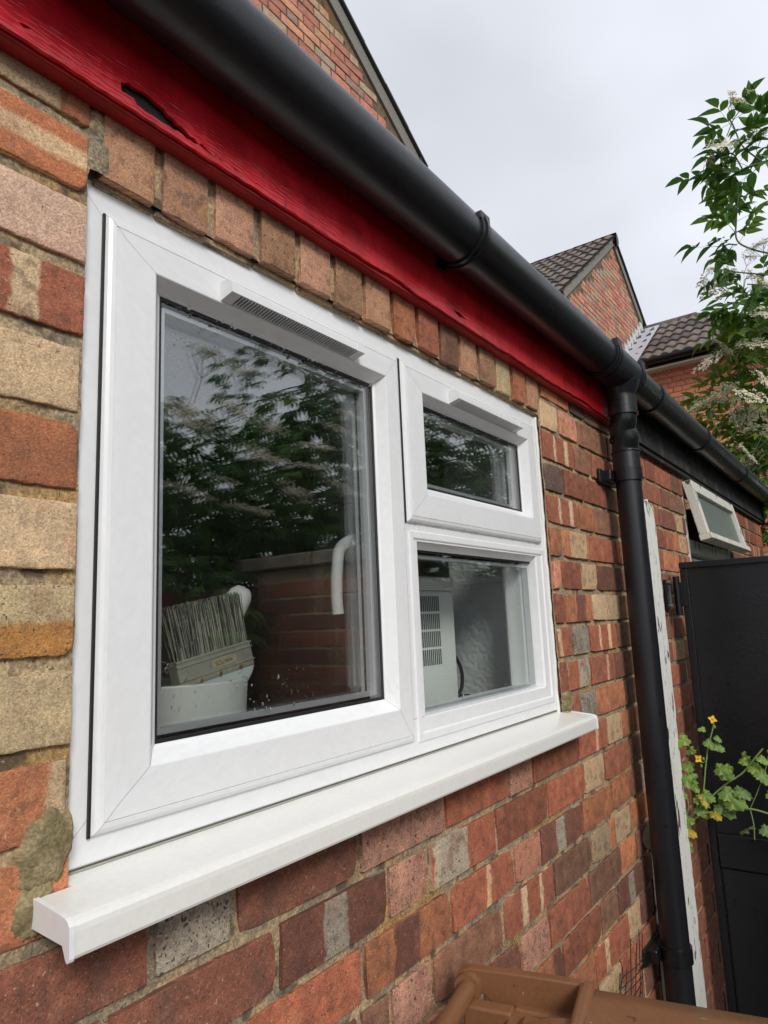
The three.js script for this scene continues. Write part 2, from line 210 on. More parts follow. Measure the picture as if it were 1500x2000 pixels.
// ---------------------------------------------------------------- brick wall of the extension
const CH = 0.0761, TOP = EYE + 0.4326, courseY = (k) => TOP - CH * (k + 0.5);
const OP = { x0: 0.3405, x1: 1.465, y0: EYE - 0.2523, y1: EYE + 0.468 };
const rest = [];                                    // bricks the photograph does not show
const wall = thing('brick_wall', 'red and cream brick wall of the low extension round the white window', 'wall');
{
  const plan = {
    '-2': [[1.48, 'o', 1.662, 'K', 1.769, 'b', 1.99, 'b', 2.16]], '-1': [[1.465, 'c', 1.577, 's', 1.705, 'b', 1.941, 'b', 2.16]], 0: [[1.465, 'S', 1.666, 'b', 1.79, 'r', 2.0, 'b', 2.16]],
    1: [[1.465, 'K', 1.577, 'r', 1.717, 'r', 1.898, 'b', 2.16]], 2: [[1.465, 'S', 1.665, 'o', 1.774, 'b', 1.993, 'b', 2.16]], 3: [[1.465, 'o', 1.54, 'U', 1.719, 'r', 1.933, 'o', 2.16]],
    4: [[1.465, 's', 1.514, 'r', 1.642, 't', 1.753, 'd', 1.97, 'b', 2.16]], 5: [[1.465, 'r', 1.525, 'O', 1.699, 'c', 1.811, 't', 1.927, 'b', 2.16]], 6: [[1.465, 'T', 1.552, 'g', 1.661, 'S', 1.873, 'b', 2.031, 'b', 2.16]],
    7: [[1.465, 'r', 1.507, 'N', 1.652, 'T', 1.833, 'd', 2.005, 'b', 2.16]], 8: [[1.465, 't', 1.517, 'r', 1.565, 'g', 1.668, 'o', 1.892, 'b', 2.16]],
    9: [[0.1, 'd', 0.426, 'g', 0.528, 'd', 0.741, 'P', 0.957, 'r', 1.178, 'P', 1.283, 'R', 1.53, 'T', 1.728, 't', 1.846, 'o', 1.954, 'b', 2.16]],
    10: [[0.15, 'b', 0.38, 'd', 0.59, 'M', 0.799, 'P', 0.905, 'N', 1.12, 'r', 1.343, 'R', 1.553, 't', 1.688, 'r', 1.892, 'b', 2.16]],
    11: [[0.32, 'd', 0.539, 'R', 0.742, 'O', 0.96, 'T', 1.179, 's', 1.296, 'M', 1.518, 'o', 1.719, 'o', 1.853, 'M', 2.06, 'b', 2.16]],
    12: [[0.4, 'r', 0.51, 'd', 0.73, 'b', 0.796, 'P', 0.901, 'b', 1.124, 'S', 1.348, 'b', 1.556, 't', 1.682, 'U', 1.922, 'o', 2.03, 'b', 2.16]],
    13: [[0.5, 'r', 0.72, 's', 0.939, 't', 1.042, 'd', 1.184, 'P', 1.309, 'r', 1.527, 'b', 1.743, 'o', 1.869, 'd', 2.08, 'b', 2.16]],
    14: [[0.6, 'o', 0.82, 'R', 0.93, 'P', 1.15, 't', 1.236, 'O', 1.365, 'r', 1.582, 'b', 1.704, 'M', 1.929, 'd', 2.04, 'b', 2.16]],
    15: [[0.93, 'r', 1.15, 's', 1.374, 'o', 1.525, 'B', 1.758, 't', 1.856, 'd', 2.08, 'd', 2.16]],
    16: [[1.08, 'o', 1.3, 'r', 1.521, 't', 1.676, 'r', 1.782, 'T', 2.0, 'b', 2.16]],
  };
  const left = { '-2': 'U', '-1': 'h', 0: 'p', 1: 'B', 2: 'c', 3: 'Q', 4: 'C', 5: 'H', 6: 'y', 7: 'U', 8: 'o' };
  const r = rng(77); let count = 0;
  const put = (x0, x1, k, kind, fine) => {
    const j = 0.0105, L = x1 - x0 - j * (0.85 + 0.3 * r()), h = (fine ? 0.0632 : 0.0652) + (r() - 0.5) * 0.002, s = Math.floor(r() * 1e6);
    const g = brickGeo(L, h, 0.1, s, fine ? 26 : Math.max(3, Math.round(L * 40)), fine ? 10 : 3, fine ? 0.7 : 1);
    const x = (x0 + x1) / 2, y = courseY(k) + (r() - 0.5) * 0.0016, z = 0.001 + (r() - 0.4) * 0.003, mat = brickMats[kind][Math.floor(r() * 3)];
    if (!inView(x1 - 0.01, y, 0, 120) && !inView(x0, y, 0, 120)) { g.translate(x, y, z); rest.push(g); return; }
    const m = part(wall, 'brick', g, mat); m.position.set(x, y, z); m.rotation.z = (r() - 0.5) * 0.006; count++;
  };
  const any = 'rrroobdstSTMNPbUOr';
  for (let k = -2; k <= 20; k++) {
    const rows = plan[k] || [], y = courseY(k);
    for (const row of rows) for (let i = 0; i + 2 < row.length; i += 2) put(row[i], row[i + 2], k, row[i + 1]);
    if (k < 9) { const off = k & 1 ? 0.112 : 0.225; put(OP.x0 + 0.002 - off + (k & 1 ? 0 : 0), OP.x0 + 0.004 + (r() - 0.5) * 0.004, k, left[k], true); let x = OP.x0 - off; while (x > -0.9) { const L = (Math.round(x * 1000) + k) & 1 ? 0.225 : 0.1125; put(x - L, x, k, any[Math.floor(r() * any.length)]); x -= L; } }
    else { let x = rows.length ? rows[0][0] : 2.16, q = k & 1; while (x > -0.9) { const L = q++ & 1 ? 0.225 : 0.1125; put(x - L, x, k, any[Math.floor(r() * any.length)]); x -= L; } }
  }
  // soldier course over the window
  const sk = 'wWWxWxwoBbwxyowW', pitch = (1.468 - 0.350) / 15;
  for (let i = 0; i < 15; i++) { const g = brickGeo(pitch - 0.0115 + (r() - 0.5) * 0.003, 0.21, 0.1, 500 + i, 4, 8, 1, true); const m = part(wall, 'soldier_brick', g, brickMats[sk[i]][i % 2]); m.position.set(0.350 + pitch * (i + 0.5), OP.y1 + 0.105 + (r() - 0.5) * 0.004, 0.002 + (r() - 0.5) * 0.003); m.rotation.z = (r() - 0.5) * 0.015; }
  stuff(part(wall, 'lower_bricks', merge(rest), brickMats.r[1]));

  // mortar: an uneven sheet a few millimetres behind the faces, bulging over the arrises here and there
  const mb = new MB(), cs = 0.0066, X0 = -0.12, X1 = 2.16, Y0 = EYE - 1.2, Y1 = EYE + 0.6, nx = Math.round((X1 - X0) / cs), ny = Math.round((Y1 - Y0) / cs), id = new Map();
  const inside = (x, y) => x > OP.x0 + 0.003 && x < OP.x1 - 0.003 && y > OP.y0 && y < OP.y1;
  const vert = (i, j) => {
    const key = i * 5000 + j; if (id.has(key)) return id.get(key);
    let x = X0 + i * cs, y = Y0 + j * cs;
    if (x > OP.x0 && x < OP.x1 && y > OP.y0 && y < OP.y1) { const dx = Math.min(x - OP.x0, OP.x1 - x), dy = Math.min(y - OP.y0, OP.y1 - y); if (dx < dy) x = x - OP.x0 < OP.x1 - x ? OP.x0 + 0.001 : OP.x1 - 0.001; else y = y - OP.y0 < OP.y1 - y ? OP.y0 : OP.y1 - 0.0; }
    const n = fbm(x * 26, y * 26, 55, 3), m = fbm(x * 7, y * 9, 59, 2), f = vn(x * 190, y * 190, 57);
    let z = (x < 0.36 && y > OP.y0 ? -0.0042 : -0.0056) + (n - 0.5) * 0.0032 + (f - 0.5) * 0.002 + sstep(0.58, 0.76, m) * 0.0026;
    const lump = (cx, cy, rx, ry, hgt) => { const d = Math.hypot((x - cx) / rx, (y - EYE - cy) / ry) + (n - 0.5) * 0.9; z = Math.max(z, -0.006 + (hgt + 0.006) * sstep(1.05, 0.7, d)); };
    lump(0.352, 0.49, 0.014, 0.05, 0.001);
    const v = mb.v(x, y, z, x, y); id.set(key, v); return v;
  };
  for (let j = 0; j < ny; j++) for (let i = 0; i < nx; i++) { const x = X0 + (i + 0.5) * cs, y = Y0 + (j + 0.5) * cs; if (inside(x, y)) continue; const a = vert(i, j), b = vert(i + 1, j), c = vert(i + 1, j + 1), d = vert(i, j + 1); mb.t(a, b, c).t(a, c, d); }
  part(wall, 'mortar', mb.geo(), mortarMat);
  const s = new THREE.Shape([[-0.95, 0.0], [2.16, 0.0], [2.16, EYE + 0.66], [-0.95, EYE + 0.66]].map((p) => new THREE.Vector2(...p)));
  s.holes.push(new THREE.Path([[OP.x0, OP.y0], [OP.x0, OP.y1], [OP.x1, OP.y1], [OP.x1, OP.y0]].map((p) => new THREE.Vector2(...p))));
  const g = new THREE.ExtrudeGeometry(s, { depth: 0.088, bevelEnabled: false }); g.translate(0, 0, -0.1); part(wall, 'wall_core', metreUV(g), mortarMat);
  // bed of mortar along the underside of the soldiers, broken off in lengths
  const r2 = rng(9); for (let x = 0.352; x < 1.46;) { const L = 0.05 + 0.12 * r2(); const xe = Math.min(1.466, x + L); const d0 = -0.004 - r2() * 0.006; const gg = box(x, xe - 0.002, OP.y1 - 0.005 - r2() * 0.003, OP.y1 + 0.003, -0.028, d0, 0.003, 2); part(wall, 'bedding_mortar', gg, mortarMat); x = xe; }
  // cement daubed over the corners above the sill, gone green-brown with algae
  const algaeTex = dataTex(256, 256, (u, v) => { const n = fbm(u * 7, v * 7, 171, 4, 7), f = vn(u * 80, v * 80, 173, 80); let c = mix([146, 130, 98], [118, 106, 74], sstep(0.35, 0.65, n)); c = mix(c, [160, 138, 106], sstep(0.6, 0.75, fbm(u * 4 + 3, v * 4, 175, 3))); const k = 1 + 0.3 * (f - 0.5); return c.map((q) => q * k); });
  const algae = std({ map: rep(algaeTex, 8, 8), roughness: 0.9, bumpMap: rep(mortarBump, 5, 5), bumpScale: 0.0015 });
  for (const [cx, cy, rx, ry, hg, sd] of [[0.322, -0.178, 0.0265, 0.034, 0.0085, 1], [0.311, -0.222, 0.02, 0.028, 0.006, 2], [1.487, -0.188, 0.02, 0.026, 0.0085, 3]]) { const q = new MB(), na = 40, nr = 7, ids = []; for (let j = 0; j <= nr; j++) for (let i = 0; i < na; i++) { const a = i / na * 6.2832, t = j / nr, k = t * (1 + 0.34 * (fbm(Math.cos(a) * 1.5 + sd * 5, Math.sin(a) * 1.5, 181, 3) - 0.5) * 2); let x = cx + Math.cos(a) * rx * k, y = EYE + cy + Math.sin(a) * ry * k; const rag = 0.004 * (vn(a * 9, t * 6, 191 + sd) - 0.5) * t; x += rag; y += rag; x = sd < 3 ? Math.min(x, OP.x0 + 0.001) : Math.max(x, OP.x1 - 0.001); ids.push(q.v(x, y, -0.004 + (hg + 0.004) * Math.pow(Math.max(0, 1 - t * t), 0.35) + 0.0022 * (vn(x * 160, y * 160, 187) - 0.5), x, y)); } for (let j = 0; j < nr; j++) for (let i = 0; i < na; i++) { const a = ids[j * na + i], b = ids[j * na + (i + 1) % na], c = ids[(j + 1) * na + i], d = ids[(j + 1) * na + (i + 1) % na]; q.t(a, c, d).t(a, d, b); } part(wall, 'cement_patch', q.geo(), algae, 'green-brown cement patch at the end of the sill'); }
  // sealant bead down both jambs
  for (const [x, sgn] of [[OP.x0 + 0.001, 1], [OP.x1 - 0.002, -1]]) { const pts = []; for (let y = OP.y0 + 0.03; y < OP.y1; y += 0.02) pts.push(V(x + sgn * 0.002 * vn(y * 90, x, 4), y, -0.0138 + 0.002 * vn(y * 60, 3, 5))); part(wall, 'sealant_bead', tube(pts, 0.0045, 6), upvcOld); }
}

// ---------------------------------------------------------------- white window: outer frame, opening sashes, fixed pane, sill
const win = thing('window', 'white plastic casement window with trickle vents and a projecting sill', 'window');
// one member of a mitred ring: profile is [inset from the outer rectangle, z]; side 0 bottom, 1 right, 2 top, 3 left
function member(R, prof, side, gap = 0.00025, k = [1, 1, 1, 1]) { // k narrows single members: bottom, right, top, left
  const w = (o, s) => o < 0.022 ? o : 0.022 + (o - 0.022) * k[s], mb = new MB(), P = (o, z, s) => { const b = w(o, 0), r = w(o, 1), t = w(o, 2), l = w(o, 3), q = [[R.x0 + l, R.y0 + b, z], [R.x1 - r, R.y0 + b, z], [R.x1 - r, R.y1 - t, z], [R.x0 + l, R.y1 - t, z]][s]; return q; };
  const d = [[1, 0], [0, 1], [-1, 0], [0, -1]][side];
  let acc = 0;
  for (let i = 0; i + 1 < prof.length; i++) {
    const [o0, z0] = prof[i], [o1, z1] = prof[i + 1], A = P(o0, z0, side), B = P(o0, z0, (side + 1) % 4), Cc = P(o1, z1, (side + 1) % 4), D = P(o1, z1, side);
    for (const [q, sg] of [[A, 1], [D, 1], [B, -1], [Cc, -1]]) { q[0] += d[0] * gap * sg; q[1] += d[1] * gap * sg; }
    mb.quad(A, B, Cc, D, [side * 0.37 + A[0] * Math.abs(d[0]) + A[1] * Math.abs(d[1]), acc]); acc += Math.hypot(o1 - o0, z1 - z0);
  }
  return mb.geo(true);
}
const sideName = ['bottom_rail', 'right_stile', 'top_rail', 'left_stile'];
function sheet(parent, x0, x1, y0, y1, z, gl = glass) { // sealed double-glazed unit: two real panes, spacer bar between, black gasket round it
  const pane = (zz) => { const g = new THREE.BoxGeometry(x1 - x0, y1 - y0, 0.004); g.translate((x0 + x1) / 2, (y0 + y1) / 2, zz); return g; };
  part(parent, 'glass_pane', pane(z - 0.002), gl); part(parent, 'glass_pane', pane(z - 0.022), gl);
  const bar = (i, z0, z1, w, mat, nm) => part(parent, nm, merge([box(x0 + i, x0 + i + w, y0 + i, y1 - i, z0, z1), box(x1 - i - w, x1 - i, y0 + i, y1 - i, z0, z1), box(x0 + i + w, x1 - i - w, y0 + i, y0 + i + w, z0, z1), box(x0 + i + w, x1 - i - w, y1 - i - w, y1 - i, z0, z1)]), mat);
  bar(0.008, z - 0.0195, z - 0.0045, 0.006, spacer, 'spacer_bar'); bar(-0.001, z + 0.0003, z + 0.0025, 0.0058, gasket, 'gasket'); bar(0.0, z - 0.027, z - 0.0245, 0.009, gasket, 'gasket');
  bar(-0.004, z - 0.034, z - 0.0275, 0.012, upvc, 'inner_bead');
}
const SK = [0.84, 0.55, 0.64, 1.0];
function makeSash(name, R, label) {
  const o = new THREE.Group(); o.name = name; win.add(o); o.userData.label = label;
  const zf = -0.006, prof = [[0.006, -0.062], [0, -0.05], [0, -0.016], [0.0006, -0.0125], [0.0028, -0.0092], [0.0062, -0.0072], [0.0105, -0.0064], [0.0112, -0.0078], [0.0118, -0.0062], [0.022, -0.006], [0.0575, -0.006], [0.0592, -0.0066], [0.0605, -0.0082], [0.073, -0.0235], [0.0775, -0.0262], [0.0775, -0.034]];
  for (let s = 0; s < 4; s++) part(o, sideName[s], member(R, prof, s, 0.00025, SK), upvc);
  const ins = (q) => 0.022 + 0.0545 * SK[q]; sheet(o, R.x0 + ins(3), R.x1 - ins(1), R.y0 + ins(0), R.y1 - ins(2), -0.03);
  return o;
}
const Y = (v) => EYE + v;
for (const [a, b, c, d] of [[0.3650, 0.3676, -0.183, 0.4365], [0.8988, 0.9052, 0.158, 0.4365]]) part(win, 'draught_seal', box(a, b, EYE + c, EYE + d, -0.0142, -0.0115), gasket);
const bigSash = makeSash('large_sash', { x0: 0.3672, x1: 0.8985, y0: Y(-0.183), y1: Y(0.4365) }, 'tall side-hung opening sash');
const fanSash = makeSash('fanlight_sash', { x0: 0.9055, x1: 1.438, y0: Y(0.158), y1: Y(0.4365) }, 'small top-hung opening sash');
{ // fixed frame behind the sashes
  const F = { x0: 0.326, x1: 1.468, y0: Y(-0.2065), y1: Y(0.473) }, zf = -0.0145;
  const fr = new THREE.Group(); fr.name = 'outer_frame'; win.add(fr);
  const prof = [[0, -0.095], [0, zf - 0.002], [0.002, zf], [0.054, zf], [0.056, zf - 0.004], [0.056, -0.095]];
  for (let s = 0; s < 4; s++) part(fr, sideName[s], member(F, prof, s), upvc);
  part(fr, 'mullion', box(0.8745, 0.9365, F.y0 + 0.056, F.y1 - 0.056, -0.094, zf, 0.001), upvc);
  part(fr, 'transom', box(0.9367, F.x1 - 0.056, Y(0.129), Y(0.187), -0.0935, zf + 0.0004, 0.001), upvc);
  // fixed lower pane with its chamfered bead
  const lo = new THREE.Group(); lo.name = 'fixed_light'; win.add(lo); const R = { x0: 0.912, x1: 1.452, y0: Y(-0.187), y1: Y(0.146) };
  const bp = [[0, -0.02], [0.0, -0.0133], [0.0015, -0.012], [0.011, -0.0118], [0.0125, -0.0125], [0.0265, -0.0275], [0.028, -0.0292], [0.028, -0.04]];
  for (let s = 0; s < 4; s++) part(lo, ['bottom_bead', 'right_bead', 'top_bead', 'left_bead'][s], member(R, bp, s), upvc);
  sheet(lo, R.x0 + 0.027, R.x1 - 0.027, R.y0 + 0.027, R.y1 - 0.027, -0.033, plainGlass);
}
{ // trickle vents: hooded bar with a grille of slots underneath
  const vent = (sash, x0, x1, yc, n, wide) => {
    const t = new THREE.Group(); t.name = 'trickle_vent'; sash.add(t);
    const y1 = yc + 0.0115, y0 = yc - 0.0115, zb = -0.0055;
    part(sash, 'vent_hood', merge([prism([[zb, y1], [0.004, y1 - 0.001], [0.0125, y1 - 0.006], [0.0135, y1 - 0.0085], [0.0135, y0 + 0.0062], [0.0118, y0 + 0.0058], [0.0118, y1 - 0.008], [zb, y1 - 0.0035]], x0 + 0.014, x1 - 0.014)]), upvc);
    for (const [a, b] of [[x0, x0 + 0.016], [x1 - 0.016, x1]]) part(sash, 'vent_end_cap', prism([[zb, y1 + 0.0012], [0.005, y1 + 0.0002], [0.0135, y1 - 0.005], [0.0148, y1 - 0.008], [0.0148, y0 + 0.0052], [zb, y0]], a, b), upvc);
    const sl = []; for (let i = 0; i < n; i++) { const x = x0 + 0.018 + (x1 - x0 - 0.036) * (i + 0.5) / n; sl.push(prism([[0.0118, y0 + 0.0066], [0.0118, y0 + 0.0046], [zb, y0 + 0.0002], [zb, y0 + 0.0022]], x - wide / 2, x + wide / 2)); }
    part(sash, 'vent_slats', merge(sl), upvc); part(sash, 'vent_screen', prism([[0.0112, y0 + 0.0105], [0.0112, y0 + 0.0085], [zb, y0 + 0.004], [zb, y0 + 0.006]], x0 + 0.015, x1 - 0.015), gasket);
    sash.remove(t);
  };
  vent(bigSash, 0.517, 0.776, Y(0.405), 44, 0.0014); vent(fanSash, 1.056, 1.331, Y(0.405), 60, 0.0018);
}
{ // sill: sloping top, rounded nose, hollow underside, caps at both ends
  const out = [[-0.09, Y(-0.2095)], [-0.0145, Y(-0.2095)], [0.045, Y(-0.2168)], [0.053, Y(-0.2180)], [0.0572, Y(-0.2200)], [0.0596, Y(-0.2232)], [0.0602, Y(-0.2275)], [0.0605, Y(-0.2440)], [0.0595, Y(-0.2465)], [0.0572, Y(-0.2472)], [0.0552, Y(-0.2455)], [0.0500, Y(-0.2360)], [0.004, Y(-0.2335)], [0.003, Y(-0.2320)], [-0.09, Y(-0.2300)]];
  const g = prism(out, 0.341, 1.4645); const horn = out.map(([z, y]) => [Math.max(z, 0.0045), y]).filter((p, i, a) => i === 0 || p[0] !== a[i - 1][0] || p[1] !== a[i - 1][1]);
  part(win, 'sill', g, upvcOld);
  const hp = [[0.0045, Y(-0.2127)], ...out.slice(2, 13)]; part(win, 'sill_horn', prism(hp, 0.3115, 0.341), upvcOld); part(win, 'sill_horn', prism(hp, 1.4645, 1.4955), upvcOld);
  const cap = hp.map(([z, y]) => [z + (z > 0.03 ? 0.0012 : 0), y + (y > Y(-0.225) ? 0.0012 : -0.0008)]);
  part(win, 'sill_end_cap', prism(cap, 0.3085, 0.313), upvc); part(win, 'sill_end_cap', prism(cap, 1.494, 1.4985), upvc);
}
{ // thin line of algae where the frame meets the sill
  const am = std({ color: lin(0.3, 0.3, 0.23), roughness: 0.95 }), ra = rng(44), pts = []; for (let x = 0.35; x < 1.46; x += 0.02) pts.push(V(x, Y(-0.2092) + 0.0004 * ra(), -0.0141 + 0.0005 * ra())); part(win, 'algae_line', tube(pts, 0.0007, 5, 120), am);
}
{ // handle inside the large sash
  const h = new THREE.Group(); h.name = 'handle'; win.add(h); h.userData.label = 'white lever handle inside the large sash';
  part(h, 'rose', box(0.854, 0.878, Y(0.085), Y(0.155), -0.0755, -0.0615, 0.004), upvc);
  part(h, 'lever', tube([V(0.866, Y(0.132), -0.07), V(0.864, Y(0.134), -0.095), V(0.856, Y(0.122), -0.112), V(0.851, Y(0.09), -0.116), V(0.85, Y(0.04), -0.118), V(0.85, Y(0.015), -0.116)], 0.0098, 12), upvc);
}

// ---------------------------------------------------------------- red fascia board with its split lower edge
const redTex = dataTex(1024, 256, (u, v) => { const n = fbm(u * 40, v * 6, 41, 4), f = vn(u * 300, v * 24, 43), b = fbm(u * 9, v * 2, 44, 3); let c = mix([206, 34, 46], [184, 26, 36], sstep(0.3, 0.7, n)); c = mix(c, [216, 60, 62], sstep(0.6, 0.8, b) * 0.5); const m = 1 + 0.12 * (f - 0.5); c = [c[0] * m, c[1] * m, c[2] * m]; if (vn(u * 160, v * 14, 47) > 0.965) c = mix(c, [70, 20, 22], 0.6); return c; });
const redPaint = phys({ map: rep(redTex, 0.5, 2), roughness: 0.3, roughnessMap: wipe, bumpMap: rep(speck, 0.5, 4), bumpScale: 0.0011, clearcoat: 0.25, clearcoatRoughness: 0.25 });
const oldRed = phys({ map: rep(redTex, 0.8, 3), color: lin(0.62, 0.5, 0.5), roughness: 0.5, bumpMap: rep(speck, 2, 2), bumpScale: 0.0012 });
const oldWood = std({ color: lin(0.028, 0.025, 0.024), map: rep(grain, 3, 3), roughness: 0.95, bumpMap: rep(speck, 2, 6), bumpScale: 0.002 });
const fascia = thing('fascia_board', 'red painted fascia board with a long split, under the gutter', 'fascia board');
{
  const X0 = -0.9, X1 = 2.03, y0 = Y(0.541), y1 = Y(0.70), pts = [[X0, y1]];
  // lower edge with the splits seen over the window
  const s = new THREE.Shape(); s.moveTo(X0, y1); s.lineTo(X0, y0);
  const r = rng(5); for (let x = X0 + 0.011; x < X1 - 0.01; x += 0.011) s.lineTo(x, y0 + 0.0030 + 0.0050 * sstep(0.42, 0.8, fbm(x * 7, 1, 301, 3)) + (r() - 0.5) * 0.0016);
  s.lineTo(X1, y0); s.lineTo(X1, y1); s.closePath();
  const onF = (px, py) => { const p = atZ(px, py, 0.026); return new THREE.Vector2(p.x, p.y); };
  const rj = rng(66), crack = (list) => { const h = new THREE.Path(), pts = list.map((q) => { const p = onF(...q); p.y = Math.max(p.y, y0 + 0.0108); return p; }); let first = true; pts.forEach((p, i) => { const q = pts[(i + 1) % pts.length], n = Math.max(1, Math.round(p.distanceTo(q) / 0.006)); for (let k = 0; k < n; k++) { const t = k / n, x = p.x + (q.x - p.x) * t, y = Math.max(y0 + 0.0100, p.y + (q.y - p.y) * t + (k ? (rj() - 0.5) * 0.0042 : 0)); first ? h.moveTo(x, y) : h.lineTo(x, y); first = false; } }); h.closePath(); s.holes.push(h); };
  crack([[236, 158], [252, 160], [280, 178], [303, 197], [340, 232], [380, 270], [412, 298], [438, 320], [430, 318], [404, 302], [372, 278], [330, 245], [303, 232], [268, 204], [262, 192], [238, 178]]);
  crack([[452, 341], [470, 350], [490, 367], [516, 396], [498, 389], [474, 367]]); crack([[2, 32], [22, 42], [30, 52], [14, 48]]); crack([[36, 42], [52, 48], [64, 58], [48, 54]]); crack([[885, 604], [900, 612], [912, 624], [896, 617]]); crack([[640, 478], [652, 485], [660, 493], [648, 488]]);
  const g = new THREE.ExtrudeGeometry(s, { depth: 0.004, bevelEnabled: true, bevelThickness: 0.0005, bevelSize: 0.0005, bevelSegments: 1 }); g.translate(0, 0, 0.0212);
  part(fascia, 'board', metreUV(g), redPaint);
  part(fascia, 'old_paint_layer', box(X0, X1, y0 - 0.001, y0 + 0.013, 0.0186, 0.0203, 0.0006), oldRed);
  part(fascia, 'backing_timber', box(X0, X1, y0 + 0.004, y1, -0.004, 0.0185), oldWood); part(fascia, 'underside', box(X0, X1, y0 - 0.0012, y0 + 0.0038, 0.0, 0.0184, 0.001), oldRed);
}
const fascia2 = thing('fascia_board', 'blackened fascia board over the old timber window', 'fascia board');
{ const tex = dataTex(512, 128, (u, v) => { const n = fbm(u * 30, v * 7, 51, 4); let c = mix([34, 33, 34], [62, 64, 62], sstep(0.45, 0.75, n)); if (vn(u * 200, v * 40, 53) > 0.93) c = [110, 110, 104]; return c; });
  const m = std({ map: rep(tex, 0.8, 3), roughness: 0.8, bumpMap: rep(speck, 2, 2), bumpScale: 0.002 });
  part(fascia2, 'board', box(2.04, 4.98, Y(0.532), Y(0.70), 0.0035, 0.026, 0.003), m); part(fascia2, 'cover_strip', box(2.04, 4.98, Y(0.515), Y(0.531), 0.003, 0.018, 0.003), m); }

// ---------------------------------------------------------------- gutter: half-round runs, union clip, running outlet, brackets
const GZ = 0.0755, GY = Y(0.661), GR = 0.0472;
function halfPipe(x0, x1, ro, ri, lip = 0.004, zc = GZ, yc = GY, a0 = 0) {
  const pts = [], n = 36; for (let i = 0; i <= n; i++) { const a = Math.PI * 0.96 + (Math.PI * 1.24) * i / n; pts.push([zc + ro * Math.cos(a), yc + ro * Math.sin(a)]); }
  for (let i = n; i >= 0; i--) { const a = Math.PI * 0.96 + (Math.PI * 1.24) * i / n; pts.push([zc + ri * Math.cos(a), yc + ri * Math.sin(a)]); }
  const g0 = prism(pts, x0, x1); return g0;
}
function smoothPipe(g) { // round normals for the curved faces
  const p = g.attributes.position, n = g.attributes.normal; for (let i = 0; i < p.count; i++) { if (Math.abs(n.getX(i)) > 0.5) continue; let z = p.getZ(i) - GZ, y = p.getY(i) - GY;  const l = Math.hypot(z, y), s = n.getZ(i) * z + n.getY(i) * y > 0 ? 1 : -1; n.setXYZ(i, 0, s * y / l, s * z / l); } return g;
}
const gut = thing('gutter', 'black half-round plastic gutter run above the white window', 'gutter', 'eaves gutters');
part(gut, 'channel', smoothPipe(halfPipe(-0.95, 1.735, GR, GR - 0.0025)), blackPlastic);
{ const clip = new THREE.Group(); clip.name = 'union_clip'; gut.add(clip);
  part(clip, 'strap', smoothPipe(halfPipe(0.978, 1.006, GR + 0.0042, GR + 0.0004, 0.006)), blackPlastic); part(clip, 'rib', smoothPipe(halfPipe(0.988, 0.994, GR + 0.0075, GR + 0.004, 0.007)), blackPlastic);
  part(clip, 'back_arm', box(0.98, 1.004, GY - 0.045, GY + 0.01, 0.0275, 0.034, 0.002), blackPlastic); part(clip, 'front_clip', box(0.976, 1.008, GY + 0.014, GY + 0.029, GZ + GR - 0.012, GZ + GR + 0.002, 0.002), blackPlastic); }
const outlet = thing('gutter_outlet', 'black running outlet joining both gutter runs above the downpipe', 'gutter outlet');
{
  part(outlet, 'body', smoothPipe(halfPipe(1.70, 1.945, GR + 0.0045, GR + 0.0006, 0.006)), blackPlastic);
  for (const x of [1.71, 1.726, 1.918, 1.934]) part(outlet, 'socket_ring', smoothPipe(halfPipe(x, x + 0.009, GR + 0.0078, GR + 0.004, 0.009)), blackPlastic);
  for (const x of [1.704, 1.916]) part(outlet, 'retaining_clip', box(x, x + 0.032, GY + 0.012, GY + 0.036, GZ + GR - 0.012, GZ + GR + 0.0055, 0.002), blackPlastic);
  const prof = [[0.052, 0.012], [0.05, 0], [0.0435, -0.015], [0.0375, -0.026], [0.0355, -0.034], [0.0355, -0.066]].map(([a, b]) => new THREE.Vector2(a, b)).reverse();
  const g = new THREE.LatheGeometry(prof, 40); g.translate(1.875, GY - GR + 0.008, GZ - 0.002); part(outlet, 'spigot', g, blackPlastic);
}
const gut2 = thing('gutter', 'black half-round gutter run above the old timber window', 'gutter', 'eaves gutters');
part(gut2, 'channel', smoothPipe(halfPipe(1.91, 5.02, GR, GR - 0.0025)), blackGloss);
for (const x of [2.15, 2.83, 3.72, 4.6]) { const b = new THREE.Group(); b.name = 'bracket'; gut2.add(b); part(b, 'strap', smoothPipe(halfPipe(x, x + 0.022, GR + 0.0045, GR + 0.0004, 0.006)), blackPlastic); part(b, 'back_arm', box(x, x + 0.022, GY - 0.05, GY + 0.012, 0.0265, 0.033, 0.002), blackPlastic); }

